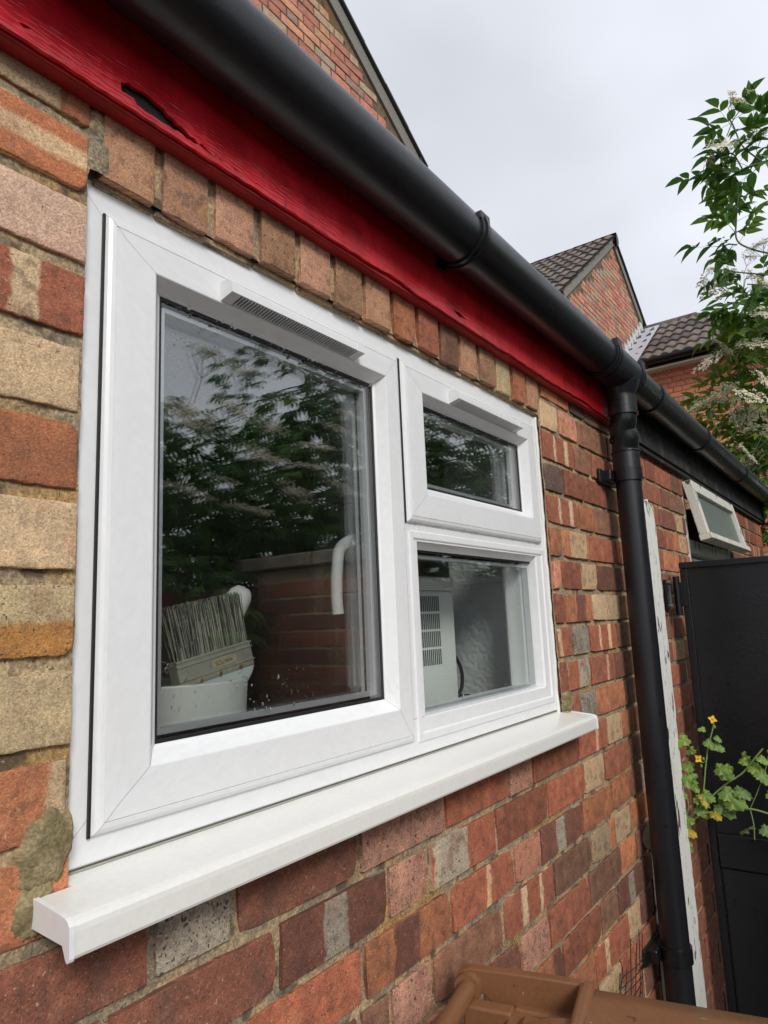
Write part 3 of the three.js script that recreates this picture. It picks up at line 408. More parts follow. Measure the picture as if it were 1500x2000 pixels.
// ---------------------------------------------------------------- downpipe with its offset bends, sockets and clips
const pipe = thing('downpipe', 'black round rainwater downpipe with swan-neck bends and wall clips', 'downpipe');
{
  const px = 1.895, zt = GZ - 0.002, zb = 0.064, y1 = GY - GR - 0.035;
  const sock = (x, y0, y2, z0, z2, r) => { const g = rod(V(x, y0, z0), V(x, y2, z2), r, 36); return g; };
  part(pipe, 'upper_socket', sock(1.875, y1 - 0.038, y1 + 0.004, zt, zt, 0.0385), blackGloss); part(pipe, 'collar_rim', sock(1.875, y1 - 0.043, y1 - 0.037, zt, zt, 0.041), blackGloss);
  part(pipe, 'offset_bend', tube([V(1.875, y1 - 0.03, zt), V(1.876, y1 - 0.055, zt - 0.001), V(1.882, y1 - 0.08, zt - 0.008), V(1.889, y1 - 0.105, zb + 0.006), V(1.894, y1 - 0.13, zb), V(px, y1 - 0.155, zb)], 0.0352, 36, 24), blackGloss);
  { const g = new THREE.TorusGeometry(0.0352, 0.0038, 8, 40); g.rotateX(Math.PI / 2 - 0.55); g.rotateZ(-0.2); g.translate(1.886, y1 - 0.092, zt - 0.012); part(pipe, 'bend_joint', g, blackGloss); }
  { const g = new THREE.TorusGeometry(0.036, 0.0032, 8, 40); g.rotateX(Math.PI / 2); g.translate(px, y1 - 0.142, zb); part(pipe, 'socket_rim', g, blackGloss); }
  part(pipe, 'lower_socket', sock(px, y1 - 0.225, y1 - 0.142, zb, zb, 0.0368), blackPlastic);
  { const g = new THREE.CylinderGeometry(0.034, 0.034, y1 - 0.2 - 0.03, 48, 1); g.translate(px, (y1 - 0.2 + 0.03) / 2, zb); part(pipe, 'pipe', metreUV(g), blackPlastic); }
  for (const yy of [0.372, -0.84]) { const c = new THREE.Group(); c.name = 'pipe_clip'; pipe.add(c);
    const g = new THREE.CylinderGeometry(0.039, 0.039, 0.036, 40); g.translate(px, Y(yy), zb); part(c, 'band', g, blackGloss);
    part(c, 'lug', box(px - 0.052, px + 0.03, Y(yy) - 0.017, Y(yy) + 0.015, 0.004, 0.034, 0.006), blackGloss); part(c, 'back_plate', box(px - 0.075, px + 0.07, Y(yy) - 0.02, Y(yy) + 0.018, 0.003, 0.012, 0.003), blackGloss);
    part(c, 'screw', rod(V(px + 0.045, Y(yy), 0.0), V(px + 0.045, Y(yy), 0.045), 0.005, 8), screwMat); }
}

// ---------------------------------------------------------------- peeling white boards behind the downpipe
const peelTex = dataTex(256, 2048, (u, v) => { const n = fbm(u * 5, v * 26, 61, 5), m = fbm(u * 16, v * 40, 62, 3); let c = [226, 226, 222]; const k = 1 + 0.06 * (vn(u * 60, v * 300, 63) - 0.5); c = c.map((q) => q * k); const e = n * 0.7 + m * 0.3; if (e > 0.655) c = mix(c, [92, 84, 78], sstep(0.655, 0.68, e)); else if (Math.abs(fbm(u * 7, v * 14, 66, 4) - 0.5) < 0.006) c = mix(c, [120, 112, 104], 0.8); return c; });
const peel = std({ map: peelTex, roughness: 0.65, bumpMap: rep(peelTex, 1, 1), bumpScale: 0.0012 });
function uvFill(g, X0, X1, Y0, Y1) { const p = g.attributes.position, u = g.attributes.uv; for (let i = 0; i < p.count; i++) u.setXY(i, (p.getX(i) - X0) / (X1 - X0) + p.getZ(i) * 5, (p.getY(i) - Y0) / (Y1 - Y0)); return g; }
{
  const s = new THREE.Shape(), r = rng(12); s.moveTo(2.18, 0.02); for (let y = 0.1; y < Y(0.25); y += 0.05) s.lineTo(2.18 + (r() - 0.5) * 0.006, y); s.lineTo(2.185, Y(0.29)); s.lineTo(2.2, Y(0.335)); s.lineTo(2.215, Y(0.325)); s.lineTo(2.235, Y(0.35)); s.lineTo(2.28, Y(0.32)); s.lineTo(2.298, Y(0.28)); for (let y = Y(0.25); y > 0.1; y -= 0.05) s.lineTo(2.3 + (r() - 0.5) * 0.008, y); s.lineTo(2.3, 0.02); s.closePath();
  const g = new THREE.ExtrudeGeometry(s, { depth: 0.014, bevelEnabled: true, bevelThickness: 0.002, bevelSize: 0.002, bevelSegments: 1 }); g.translate(0, 0, 0.006);
  tag(part(scene, 'timber_board', uvFill(metreUV(g), 2.17, 2.31, 0, 2.0), peel), 'long white peeling board fixed upright between downpipe and black gate', 'board');
  const s2 = new THREE.Shape(), q = [[1.955, 0.02], [1.95, Y(-0.95)], [1.962, Y(-0.75)], [1.975, Y(-0.62)], [1.985, Y(-0.58)], [2.06, Y(-0.56)], [2.06, 0.02]]; q.forEach(([a, b], i) => i ? s2.lineTo(a, b) : s2.moveTo(a, b)); s2.closePath();
  const g2 = new THREE.ExtrudeGeometry(s2, { depth: 0.006, bevelEnabled: false }); g2.translate(0, 0, 0.0045);
  tag(part(scene, 'timber_board', uvFill(metreUV(g2), 1.9, 2.1, 0, 1.6), peel), 'short flaking white board against the brick, mostly hidden by the downpipe', 'board');
}

// ---------------------------------------------------------------- neighbouring wall with the old open window
const wall2 = thing('brick_wall', 'banded brick wall with an old timber window behind the black gate', 'wall');
const OW = { x0: 2.84, x1: 3.76, y0: Y(-0.32), y1: Y(0.512) };
{
  const r = rng(404), any = 'rrrTSbdBoMUrb', restB = [];
  for (let k = -2; k <= 25; k++) {
    const y = courseY(k); let q = k & 1;
    for (let x = 2.165 - (k & 1) * 0.06; x < 4.95;) {
      let L = q++ & 1 ? 0.225 : 0.1125, xe = x + L; if (y > OW.y0 - 0.03 && y < OW.y1) { if (x < OW.x0 && xe > OW.x0 - 0.05) xe = OW.x0; if (x >= OW.x0 - 0.001 && x < OW.x1) { x = OW.x1; continue; } } if (xe > 4.9) xe = 4.95; if (xe - x < 0.03) { x = xe; continue; }
      const g = brickGeo(xe - x - 0.0105, 0.065, 0.1, Math.floor(r() * 1e6), 4, 2, 0.8), cx = (x + xe) / 2, mat = brickMats[any[Math.floor(r() * any.length)]][Math.floor(r() * 3)], z = 0.001 + (r() - 0.5) * 0.003;
      if (k <= 9 && inView(cx, y, 0, 20)) part(wall2, 'brick', g, mat).position.set(cx, y, z); else { g.translate(cx, y, z); restB.push(g); }
      x = xe;
    }
  }
  stuff(part(wall2, 'lower_bricks', merge(restB), brickMats.r[1]));
  const s = new THREE.Shape([[2.161, 0], [4.945, 0], [4.945, Y(0.66)], [2.161, Y(0.66)]].map((p) => new THREE.Vector2(...p))); s.holes.push(new THREE.Path([[OW.x0, OW.y0], [OW.x0, OW.y1], [OW.x1, OW.y1], [OW.x1, OW.y0]].map((p) => new THREE.Vector2(...p))));
  const g = new THREE.ExtrudeGeometry(s, { depth: 0.095, bevelEnabled: false }); g.translate(0, 0, -0.0995); part(wall2, 'mortar', metreUV(g), mortarMat);
  part(wall2, 'end_return', box(4.85, 4.945, 0, Y(0.66), -2.1, -0.1), brickMats.b[1]);
}
const ow = thing('timber_window', 'old white timber window with its top light propped open', 'window');
{
  const flaky = std({ map: rep(peelTex, 3, 0.5), roughness: 0.7, bumpMap: rep(peelTex, 3, 0.5), bumpScale: 0.002, color: lin(0.86, 0.85, 0.8) });
  const frost = phys({ color: lin(0.2, 0.25, 0.21), roughness: 0.4, transmission: 0.5, thickness: 0, ior: 1.5 });
  const b = (n, ...a) => part(ow, n, box(...a, 0.003), flaky);
  b('jamb', OW.x0, OW.x0 + 0.05, OW.y0, OW.y1, -0.07, -0.005); b('jamb', OW.x1 - 0.05, OW.x1, OW.y0, OW.y1, -0.07, -0.005); b('head', OW.x0 + 0.05, OW.x1 - 0.05, OW.y1 - 0.03, OW.y1, -0.069, -0.006); b('transom', OW.x0 + 0.05, OW.x1 - 0.05, Y(0.22), Y(0.275), -0.069, -0.006); b('lower_rail', OW.x0 + 0.05, OW.x1 - 0.05, OW.y0, OW.y0 + 0.05, -0.069, -0.006);
  part(ow, 'lower_pane', box(OW.x0 + 0.05, OW.x1 - 0.05, OW.y0 + 0.05, Y(0.22), -0.046, -0.042), phys({ color: lin(0.5, 0.56, 0.5), roughness: 0.12, transmission: 0.8, thickness: 0 }));
  const fl = new THREE.Group(); fl.name = 'top_light'; ow.add(fl); fl.position.set(0, OW.y1 - 0.012, -0.002); fl.rotation.x = -0.19; const fx0 = OW.x0 + 0.012, fx1 = OW.x1 + 0.004, H = 0.222;
  part(fl, 'stile', box(fx0, fx0 + 0.045, -H, 0, 0, 0.034, 0.003), flaky); part(fl, 'stile', box(fx1 - 0.045, fx1, -H, 0, 0, 0.034, 0.003), flaky); part(fl, 'top_rail', box(fx0 + 0.045, fx1 - 0.045, -0.045, 0, 0.0005, 0.0335, 0.003), flaky); part(fl, 'bottom_rail', box(fx0 - 0.004, fx1 + 0.004, -H - 0.024, -H, -0.002, 0.046, 0.004), flaky);
  part(fl, 'pane', box(fx0 + 0.045, fx1 - 0.045, -H, -0.045, 0.014, 0.018), frost); part(fl, 'stay', rod(V(fx1 - 0.12, -H + 0.02, 0.0), V(fx1 - 0.13, -H + 0.01, -0.12), 0.005, 6), screwMat);
}

// ---------------------------------------------------------------- black gate across the passage
const gate = thing('gate', 'black sheet gate standing across the passage beyond the downpipe', 'gate');
{
  const gx = 2.44, gm = std({ color: lin(0.0095, 0.0108, 0.0135), map: rep(dustMap, 1.5, 1.5), roughness: 0.5, roughnessMap: wipe, bumpMap: rep(speck, 1, 1), bumpScale: 0.0006 });
  part(gate, 'panel', box(gx + 0.012, gx + 0.03, 0.07, Y(0.15), 0.05, 0.94), gm);
  part(gate, 'top_rail', box(gx + 0.002, gx + 0.034, Y(0.135), Y(0.156), 0.045, 0.945, 0.003), gm); part(gate, 'stile', box(gx + 0.004, gx + 0.033, 0.06, Y(0.134), 0.046, 0.07, 0.003), gm); part(gate, 'stile', box(gx + 0.004, gx + 0.033, 0.06, Y(0.134), 0.92, 0.945, 0.003), gm);
  part(gate, 'middle_rail', box(gx + 0.0, gx + 0.032, Y(-0.80), Y(-0.70), 0.0705, 0.9195, 0.004), gm); part(gate, 'kick_sheet', box(gx + 0.006, gx + 0.0118, 0.09, Y(-0.805), 0.075, 0.915, 0.002), gm);
  const h = new THREE.Group(); h.name = 'hinge'; gate.add(h); part(h, 'knuckle', rod(V(gx - 0.004, Y(-0.02), 0.034), V(gx - 0.004, Y(0.11), 0.034), 0.011, 14), blackGloss); part(h, 'wall_leaf', box(gx - 0.055, gx - 0.004, Y(0.0), Y(0.1), 0.004, 0.014, 0.002), blackGloss); part(h, 'gate_leaf', box(gx - 0.002, gx + 0.0035, Y(0.01), Y(0.09), 0.034, 0.062, 0.002), blackGloss);
  for (const yy of [0.012, 0.09]) part(h, 'bolt', rod(V(gx - 0.03, Y(yy), 0.012), V(gx - 0.03, Y(yy), 0.024), 0.008, 6), screwMat);
}

// ---------------------------------------------------------------- brown wheelie bin against the wall
const bin = thing('wheelie_bin', 'brown wheelie bin with its handle bar against the brick wall', 'bin');
{
  const binTex = dataTex(512, 512, (u, v) => { const n = fbm(u * 8, v * 8, 131, 4, 8), f = vn(u * 160, v * 160, 133, 160); let c = mix([134, 92, 62], [120, 82, 56], n); const m = 1 + 0.08 * (f - 0.5); c = c.map((q) => q * m); if (vn(u * 44, v * 44, 135, 44) > 0.975) c = mix(c, [190, 180, 150], 0.55); if (vn(u * 52, v * 52, 137, 52) > 0.975) c = mix(c, [60, 42, 30], 0.6); return c; });
  const bm = std({ map: rep(binTex, 2, 2), roughness: 0.55, roughnessMap: wipe, bumpMap: rep(speck, 2, 2), bumpScale: 0.0004 }), rub = std({ color: lin(0.02, 0.02, 0.02), roughness: 0.8 });
  bin.position.set(0.724, 0.012, 0.478); bin.rotation.y = 0.222; const T = 1.075;
  { const mb = new MB(), lo = [-0.22, 0.22, -0.2, 0.24], hi = [-0.275, 0.275, -0.3, 0.34], ya = 0.05, yb = T - 0.03; const c = (q, y) => [[q[0], y, q[3]], [q[1], y, q[3]], [q[1], y, q[2]], [q[0], y, q[2]]]; const A = c(lo, ya), B = c(hi, yb); for (let i = 0; i < 4; i++) mb.quad(A[i], A[(i + 1) % 4], B[(i + 1) % 4], B[i]); mb.quad(A[3], A[2], A[1], A[0]); part(bin, 'body', mb.geo(true), bm); }
  part(bin, 'rim', merge([box(-0.29, 0.29, T - 0.045, T - 0.012, 0.32, 0.355, 0.006), box(-0.29, -0.262, T - 0.045, T - 0.012, -0.31, 0.32, 0.006), box(0.262, 0.29, T - 0.045, T - 0.012, -0.31, 0.32, 0.006), box(-0.262, 0.262, T - 0.045, T - 0.012, -0.312, -0.28, 0.006)]), bm);
  for (const s of [-1, 1]) { const w = new THREE.Group(); w.name = 'wheel'; bin.add(w); part(w, 'tyre', rod(V(s * 0.225, 0.1, -0.25), V(s * 0.27, 0.1, -0.25), 0.1, 28), rub); part(w, 'hub', rod(V(s * 0.222, 0.1, -0.25), V(s * 0.274, 0.1, -0.25), 0.03, 12), bm); }
  { // lid: gently crowned panel with a turned-down edge, notched at the back round the handle
    const mb = new MB(), nx = 20, nz = 20, id = []; const X = (i) => -0.298 + 0.596 * i / nx, Z = (j) => -0.2 + 0.565 * j / nz;
    for (let j = 0; j <= nz; j++) for (let i = 0; i <= nx; i++) { const x = X(i), z = Z(j), e = Math.max(0, Math.max(Math.abs(x) - 0.28, z - 0.35) / 0.018); id.push(mb.v(x, T + 0.024 + 0.012 * (1 - (x / 0.3) ** 2) - 0.012 * clamp((z - 0.1) / 0.25) - 0.03 * clamp(e) ** 2, z, x, z)); }
    const w = nx + 1; for (let j = 0; j < nz; j++) for (let i = 0; i < nx; i++) mb.t(id[j * w + i], id[(j + 1) * w + i], id[(j + 1) * w + i + 1]).t(id[j * w + i], id[(j + 1) * w + i + 1], id[j * w + i + 1]);
    part(bin, 'lid', mb.geo(), bm);
    part(bin, 'lid_edge', merge([box(-0.299, -0.291, T - 0.03, T + 0.012, -0.2, 0.36, 0.003), box(0.291, 0.299, T - 0.03, T + 0.012, -0.2, 0.36, 0.003), box(-0.29, 0.29, T - 0.032, T - 0.0, 0.357, 0.366, 0.003)]), bm);
    // side cheeks sweeping back to the bar, the step round the recess and the sloping recess plate
    for (const s of [-1, 1]) { const sh = new THREE.Shape(); sh.moveTo(0.385, T - 0.01); sh.quadraticCurveTo(0.4, T + 0.018, 0.37, T + 0.022); sh.bezierCurveTo(0.3, T + 0.024, 0.26, T + 0.026, 0.198, T + 0.024); sh.lineTo(0.198, T - 0.03); sh.lineTo(0.3, T - 0.03); sh.bezierCurveTo(0.33, T - 0.03, 0.34, T - 0.008, 0.36, T - 0.002); sh.closePath(); const g = new THREE.ExtrudeGeometry(sh, { depth: 0.012, bevelEnabled: true, bevelThickness: 0.002, bevelSize: 0.002, bevelSegments: 2 }); g.rotateY(Math.PI / 2); g.translate(s > 0 ? 0.276 : -0.288, 0, 0); part(bin, 'lid_cheek', metreUV(g), bm);
      const sh2 = new THREE.Shape(); sh2.moveTo(0.2, T + 0.02); sh2.bezierCurveTo(0.26, T + 0.028, 0.3, T - 0.005, 0.36, T - 0.04); sh2.lineTo(0.36, T - 0.052); sh2.lineTo(0.2, T - 0.03); sh2.closePath(); const g2 = new THREE.ExtrudeGeometry(sh2, { depth: 0.03, bevelEnabled: false }); g2.rotateY(Math.PI / 2); g2.translate(s > 0 ? 0.17 : -0.2, 0, 0); part(bin, 'hinge_arm', metreUV(g2), bm); }
    part(bin, 'recess_lip', box(-0.276, 0.276, T - 0.03, T + 0.0335, -0.218, -0.198, 0.008), bm);
    { const mb2 = new MB(), q = [[-0.2, T - 0.022], [-0.25, T - 0.004], [-0.285, T - 0.003], [-0.305, T - 0.02], [-0.31, T - 0.05]]; for (let i = 0; i + 1 < q.length; i++) mb2.quad([-0.235, q[i + 1][1], q[i + 1][0]], [-0.235, q[i][1], q[i][0]], [0.235, q[i][1], q[i][0]], [0.235, q[i + 1][1], q[i + 1][0]]); part(bin, 'recess_plate', mb2.geo(), bm); }
    part(bin, 'handle_bar', rod(V(-0.28, T + 0.002, -0.372), V(0.28, T + 0.002, -0.372), 0.0125, 24), bm);
    for (const x of [-0.27, -0.02, 0.27]) part(bin, 'bar_boss', rod(V(x - 0.008, T + 0.002, -0.372), V(x + 0.008, T + 0.002, -0.372), 0.019, 24), bm);
    for (const s of [-1, 0, 1]) part(bin, 'bar_bracket', box(s * 0.25 - 0.012, s * 0.25 + 0.012, T - 0.05, T - 0.006, -0.372, -0.305, 0.004), bm);
  }
}

// ---------------------------------------------------------------- scrap of wire mesh leaning at the foot of the pipe
const mesh = thing('wire_mesh', 'scrap of dark square wire mesh leaning by the foot of the downpipe', 'wire mesh');
{
  const wm = std({ color: lin(0.035, 0.045, 0.04), metalness: 0.4, roughness: 0.6 }), o = V(1.50, 0.02, 0.052), ux = V(0.98, 0.05, -0.06), uy = V(-0.06, 1, -0.02), r = rng(31);
  const at = (a, b) => o.clone().addScaledVector(ux, a).addScaledVector(uy, b).add(V(0, 0, 0.012 * Math.sin(a * 30) + 0.012 * Math.sin(b * 17)));
  for (let i = 0; i <= 13; i++) { const a = i * 0.021, top = 0.76 - 0.06 * r() + 0.18 * (a / 0.27) * 0.6, pts = []; for (let k = 0; k <= 8; k++) pts.push(at(a + 0.004 * (r() - 0.5), top * k / 8)); part(mesh, 'upright_wire', tube(pts, 0.0011, 5, 16), wm); }
  for (let j = 0; j <= 36; j++) { const b = 0.02 + j * 0.021, pts = []; for (let k = 0; k <= 5; k++) pts.push(at(-0.006 + 0.286 * k / 5 * (0.95 + 0.08 * r()), b + 0.002 * (r() - 0.5))); part(mesh, 'cross_wire', tube(pts, 0.0011, 5, 12), wm); }
}

// ---------------------------------------------------------------- the room behind the window
const room = thing('room_shell', 'dim room behind the white window with plastered walls', 'room');
{
  const plaster = std({ color: lin(0.72, 0.74, 0.74), map: rep(grain, 2, 2), roughness: 0.6, bumpMap: rep(mortarBump, 1.2, 1.2), bumpScale: 0.004 }), dim = plaster;
  part(room, 'inner_leaf', (() => { const s = new THREE.Shape([[-0.9, 0.05], [2.12, 0.05], [2.12, Y(0.8)], [-0.9, Y(0.8)]].map((p) => new THREE.Vector2(...p))); s.holes.push(new THREE.Path([[0.35, Y(-0.24)], [0.35, Y(0.46)], [1.474, Y(0.46)], [1.474, Y(-0.24)]].map((p) => new THREE.Vector2(...p)))); const g = new THREE.ExtrudeGeometry(s, { depth: 0.03, bevelEnabled: false }); g.translate(0, 0, -0.135); return metreUV(g); })(), plaster);
  part(room, 'white_nib_wall', box(1.474, 1.75, 0.05, Y(0.8), -0.275, -0.1355), plaster); part(room, 'back_wall', box(-0.9, 2.12, 0.05, Y(0.8), -2.0, -1.94), dim); part(room, 'side_wall', box(-0.95, -0.9, 0.05, Y(0.8), -2.0, -0.1), dim); part(room, 'side_wall', box(2.1, 2.15, 0.05, Y(0.8), -2.0, -0.1), dim); part(room, 'floor', box(-0.9, 2.12, 0.02, 0.05, -2.0, -0.1), dim); part(room, 'ceiling', box(-0.95, 2.15, Y(0.8), Y(0.83), -2.0, -0.1), dim);
}
tag(part(scene, 'window_board', box(0.3, 1.472, Y(-0.225), Y(-0.2), -0.42, -0.1, 0.006), std({ color: lin(0.08, 0.035, 0.024), roughness: 0.6, map: rep(grain, 2, 2) })), 'dark varnished board inside the window under the tub', 'window board');
{ // paint tub and the wide brush lying across it
  const tubM = std({ color: lin(0.78, 0.79, 0.76), roughness: 0.45, map: rep(grain, 2, 2) });
  const tub = thing('paint_tub', 'pale plastic paint tub inside the window', 'tub'); const g = new THREE.LatheGeometry([[0, 0], [0.098, 0], [0.101, 0.004], [0.107, 0.124], [0.1075, 0.1265], [0.1055, 0.1275], [0.104, 0.126], [0.098, 0.01], [0, 0.01]].map(([a, b]) => new THREE.Vector2(a, b)), 48); g.translate(0.644, Y(-0.1995), -0.262); part(tub, 'shell', g, tubM);
  { const pts = []; for (let i = 0; i <= 16; i++) { const a = Math.PI * (1.0 + 0.95 * i / 16); pts.push(V(0.644 + 0.110 * Math.cos(a) * 0.98, Y(-0.09) + 0.05 * Math.sin(Math.PI * i / 16), -0.262 + 0.113 * Math.sin(a))); } part(tub, 'wire_handle', tube(pts, 0.0016, 6, 40), screwMat); }
  const br = thing('paint_brush', 'wide worn paint brush standing bristles up in the pale tub', 'paint brush'); br.position.set(0.694, Y(-0.05), -0.235); br.rotation.set(-0.12, 0.02, 0.175);
  const fm = std({ color: lin(0.62, 0.58, 0.5), metalness: 0.6, roughness: 0.42, map: rep(grain, 4, 4) });
  const text = canvasTex(256, 64, (c, w, h) => { c.fillStyle = '#d8c8a8'; c.fillRect(0, 0, w, h); c.fillStyle = '#7c684a'; c.font = 'bold 46px sans-serif'; c.save(); c.translate(w / 2, h / 2); c.rotate(Math.PI); c.textAlign = 'center'; c.textBaseline = 'middle'; c.fillText('mm/125', 0, 0); c.restore(); });
  part(br, 'ferrule', box(-0.074, 0.074, -0.022, 0.018, -0.011, 0.011, 0.003), fm); for (const yy of [-0.012, 0.008, 0.015]) part(br, 'ferrule_bead', rod(V(-0.0745, yy, 0.0105), V(0.0745, yy, 0.0105), 0.0018, 6), fm);
  { const g2 = new THREE.PlaneGeometry(0.05, 0.013); g2.translate(0.012, -0.002, 0.0122); part(br, 'size_stamp', g2, std({ map: text, metalness: 0.5, roughness: 0.5 })); }
  for (const x of [-0.036, 0.0, 0.042]) part(br, 'rivet', rod(V(x, -0.018, 0.0105), V(x, -0.018, 0.0135), 0.003, 10), std({ color: lin(0.5, 0.3, 0.1), metalness: 0.9, roughness: 0.35 }));
  { const s = new THREE.Shape(); s.moveTo(-0.068, -0.022); s.lineTo(0.072, -0.022); s.bezierCurveTo(0.06, -0.045, 0.02, -0.05, 0.016, -0.09); s.lineTo(-0.012, -0.09); s.bezierCurveTo(-0.016, -0.05, -0.055, -0.045, -0.068, -0.022); const gh = new THREE.ExtrudeGeometry(s, { depth: 0.012, bevelEnabled: true, bevelSize: 0.003, bevelThickness: 0.003, bevelSegments: 2 }); gh.translate(0, 0, -0.006); part(br, 'handle', metreUV(gh), std({ color: lin(0.55, 0.6, 0.62), roughness: 0.6 })); }
  { const r = rng(88), gs = []; const pal = [[0.03, 0.029, 0.028], [0.26, 0.25, 0.23], [0.46, 0.43, 0.37], [0.1, 0.096, 0.09]].map((c) => std({ color: lin(...c), roughness: 0.85 })), bins = [[], [], [], []];
    for (let i = 0; i < 1500; i++) { const x = (r() - 0.5) * 0.142, z = (r() - 0.5) * 0.019, fan = 1.0 + 0.06 * r(), L = 0.07 + 0.01 * r(); bins[Math.floor(r() * 4)].push(rod(V(x, 0.014, z), V(x * fan + (r() - 0.5) * 0.01, 0.018 + L, z * 1.5), 0.0011, 3, 0.0005)); }
    bins.forEach((b, i) => stuff(part(br, 'bristles', merge(b), pal[i]))); }
  const roll = thing('roller_sleeve', 'white fluffy roller sleeve behind the brush', 'paint roller'); { const g3 = new THREE.CapsuleGeometry(0.022, 0.05, 8, 20); g3.rotateZ(-0.6); const p = g3.attributes.position; for (let i = 0; i < p.count; i++) { const k = 1 + 0.05 * (hash(i, 3, 7) - 0.5); p.setXYZ(i, p.getX(i) * k, p.getY(i) * k, p.getZ(i) * k); } g3.computeVertexNormals(); part(roll, 'sleeve', g3, std({ color: lin(0.75, 0.75, 0.75), roughness: 1 })); part(roll, 'rod', rod(V(-0.01, -0.02, 0), V(-0.06, -0.2, -0.0), 0.004, 8), screwMat); roll.position.set(0.79, Y(0.03), -0.3); }
}
{ // white appliance with slotted vents, its fins towards the large pane
  const ap = thing('fan_heater', 'white upright heater with slotted vents behind the lower pane', 'heater'); const wm = std({ color: lin(0.86, 0.88, 0.86), roughness: 0.4, map: rep(grain, 2, 2) }), X0 = 1.09, X1 = 1.33, Z1 = -0.182, Z0 = -0.31, Yb = Y(-0.199), Yt = Y(0.092);
  part(ap, 'case', box(X0 + 0.006, X1, Yb, Yt - 0.03, Z0, Z1, 0.006), wm); part(ap, 'lid', box(X0 + 0.003, X1 + 0.002, Yt - 0.0295, Yt, Z0 - 0.002, Z1 + 0.002, 0.006), wm);
  const slots = []; for (let row = 0; row < 4; row++) for (let i = 0; i < 20; i++) { const x = 1.12 + i * 0.0074; const y = Y(0.05) - row * 0.037; slots.push(box(x, x + 0.0032, y - 0.032, y, Z1 - 0.002, Z1 + 0.0012)); } stuff(part(ap, 'vent_slots', merge(slots), std({ color: lin(0.09, 0.1, 0.1), roughness: 0.8 })));
  for (let i = 0; i < 8; i++) { const z = Z0 + 0.014 + i * 0.0138; part(ap, 'fin', box(X0 - 0.006, X0 + 0.0058, Yb + 0.075, Yt - 0.05, z, z + 0.006, 0.0015), wm); }
  part(ap, 'base', box(X0 + 0.002, X0 + 0.0058, Yb, Yb + 0.07, Z0 + 0.01, Z1 - 0.01), std({ color: lin(0.16, 0.06, 0.035), roughness: 0.6 }));
  part(ap, 'plug_socket', rod(V(X1 - 0.002, Y(-0.068), -0.215), V(X1 + 0.02, Y(-0.068), -0.215), 0.008, 12), gasket); part(ap, 'power_cord', tube([V(X1 + 0.018, Y(-0.068), -0.215), V(X1 + 0.045, Y(-0.082), -0.215), V(X1 + 0.068, Y(-0.12), -0.212), V(X1 + 0.066, Y(-0.16), -0.215), V(X1 + 0.055, Y(-0.177), -0.225)], 0.0042, 8), gasket);
  tag(part(scene, 'tool_case', box(1.345, 1.455, Y(-0.1985), Y(-0.176), -0.3, -0.22, 0.006), std({ color: lin(0.02, 0.022, 0.025), roughness: 0.5 })), 'small black box on the board beside the heater cord', 'box');
}

// ---------------------------------------------------------------- roof of the extension (only its edge matters here)
const slate = std({ color: lin(0.07, 0.07, 0.075), map: rep(grain, 1, 1), roughness: 0.85 });
{ const rf = thing('lean_to_roof', 'low lean-to roof rising behind the black gutter', 'roof'), a = Math.atan2(0.55, 2.17), L = Math.hypot(0.55, 2.17), g = box(-0.95, 5.0, -0.03, 0, -L, 0); g.rotateX(a); g.translate(0, Y(0.7), 0.05); part(rf, 'slating', g, slate); }

// ---------------------------------------------------------------- houses behind
const farKinds = [[196, 122, 100], [186, 112, 92], [172, 100, 84], [170, 144, 116], [152, 134, 114], [190, 134, 96], [142, 112, 100], [202, 136, 104], [160, 96, 78]].map((c, i) => { const t = dataTex(128, 48, (u, v) => { const n = fbm(u * 8, v * 3, 700 + i, 4), f = vn(u * 60, v * 22, 720 + i), m = 0.86 + 0.3 * (n - 0.5) + 0.26 * f; return mix(c, [186, 158, 138], 0.24).map((q) => q * m); }); return std({ map: t, roughness: 0.92 }); });
const farMats = [farKinds, farKinds.map((m) => { const q = m.clone(); q.color = lin(1.2, 1.02, 0.86); return q; })];
const farMortar = std({ map: rep(mortarTex, 1, 1), color: lin(0.42, 0.38, 0.36), roughness: 1 });
const farGeo = {}; function farBrick(L, v) { const k = Math.round(L * 200) * 10 + v; if (!farGeo[k]) farGeo[k] = brickGeo(L, 0.066, 0.04, 900 + v * 13, 1, 1, 1.3); return farGeo[k]; }
// bricks of a far wall: local x runs along the wall, accept() keeps the wall's outline, seen() says which ones the photograph shows
function farWall(parent, x0, x1, y0, y1, accept, seen, place, set, seed) {
  const r = rng(seed), restG = []; let k = 0, n = 0;
  for (let y = y0; y < y1; y += CH, k++) { let q = k & 1; for (let x = x0 - (k & 1) * 0.06; x < x1;) {
    const L = q++ & 1 ? 0.225 : 0.1125, cx = x + L / 2, cy = y + CH / 2; x += L; if (!accept(cx - L / 2, cy) || !accept(cx + L / 2, cy + 0.03)) continue;
    const v = Math.floor(r() * 4), g = farBrick(L - 0.011, v), mat = set[Math.floor(r() * set.length)], dz = (r() - 0.5) * 0.004;
    if (n < 300 && seen(cx, cy)) { n++; const m = part(parent, 'brick', g, mat); place(m, cx, cy, dz); } else { const m = new THREE.Object3D(); place(m, cx, cy, dz); m.updateMatrix(); restG.push(g.clone().applyMatrix4(m.matrix)); }
  } }
  if (restG.length) stuff(part(parent, 'further_bricks', merge(restG), set[1]));
}
const vmort = std({ color: lin(0.24, 0.23, 0.2), map: rep(grain, 3, 3), roughness: 0.95, bumpMap: rep(mortarBump, 3, 3), bumpScale: 0.006 }), tileEdge = std({ color: lin(0.05, 0.048, 0.05), roughness: 0.85 });
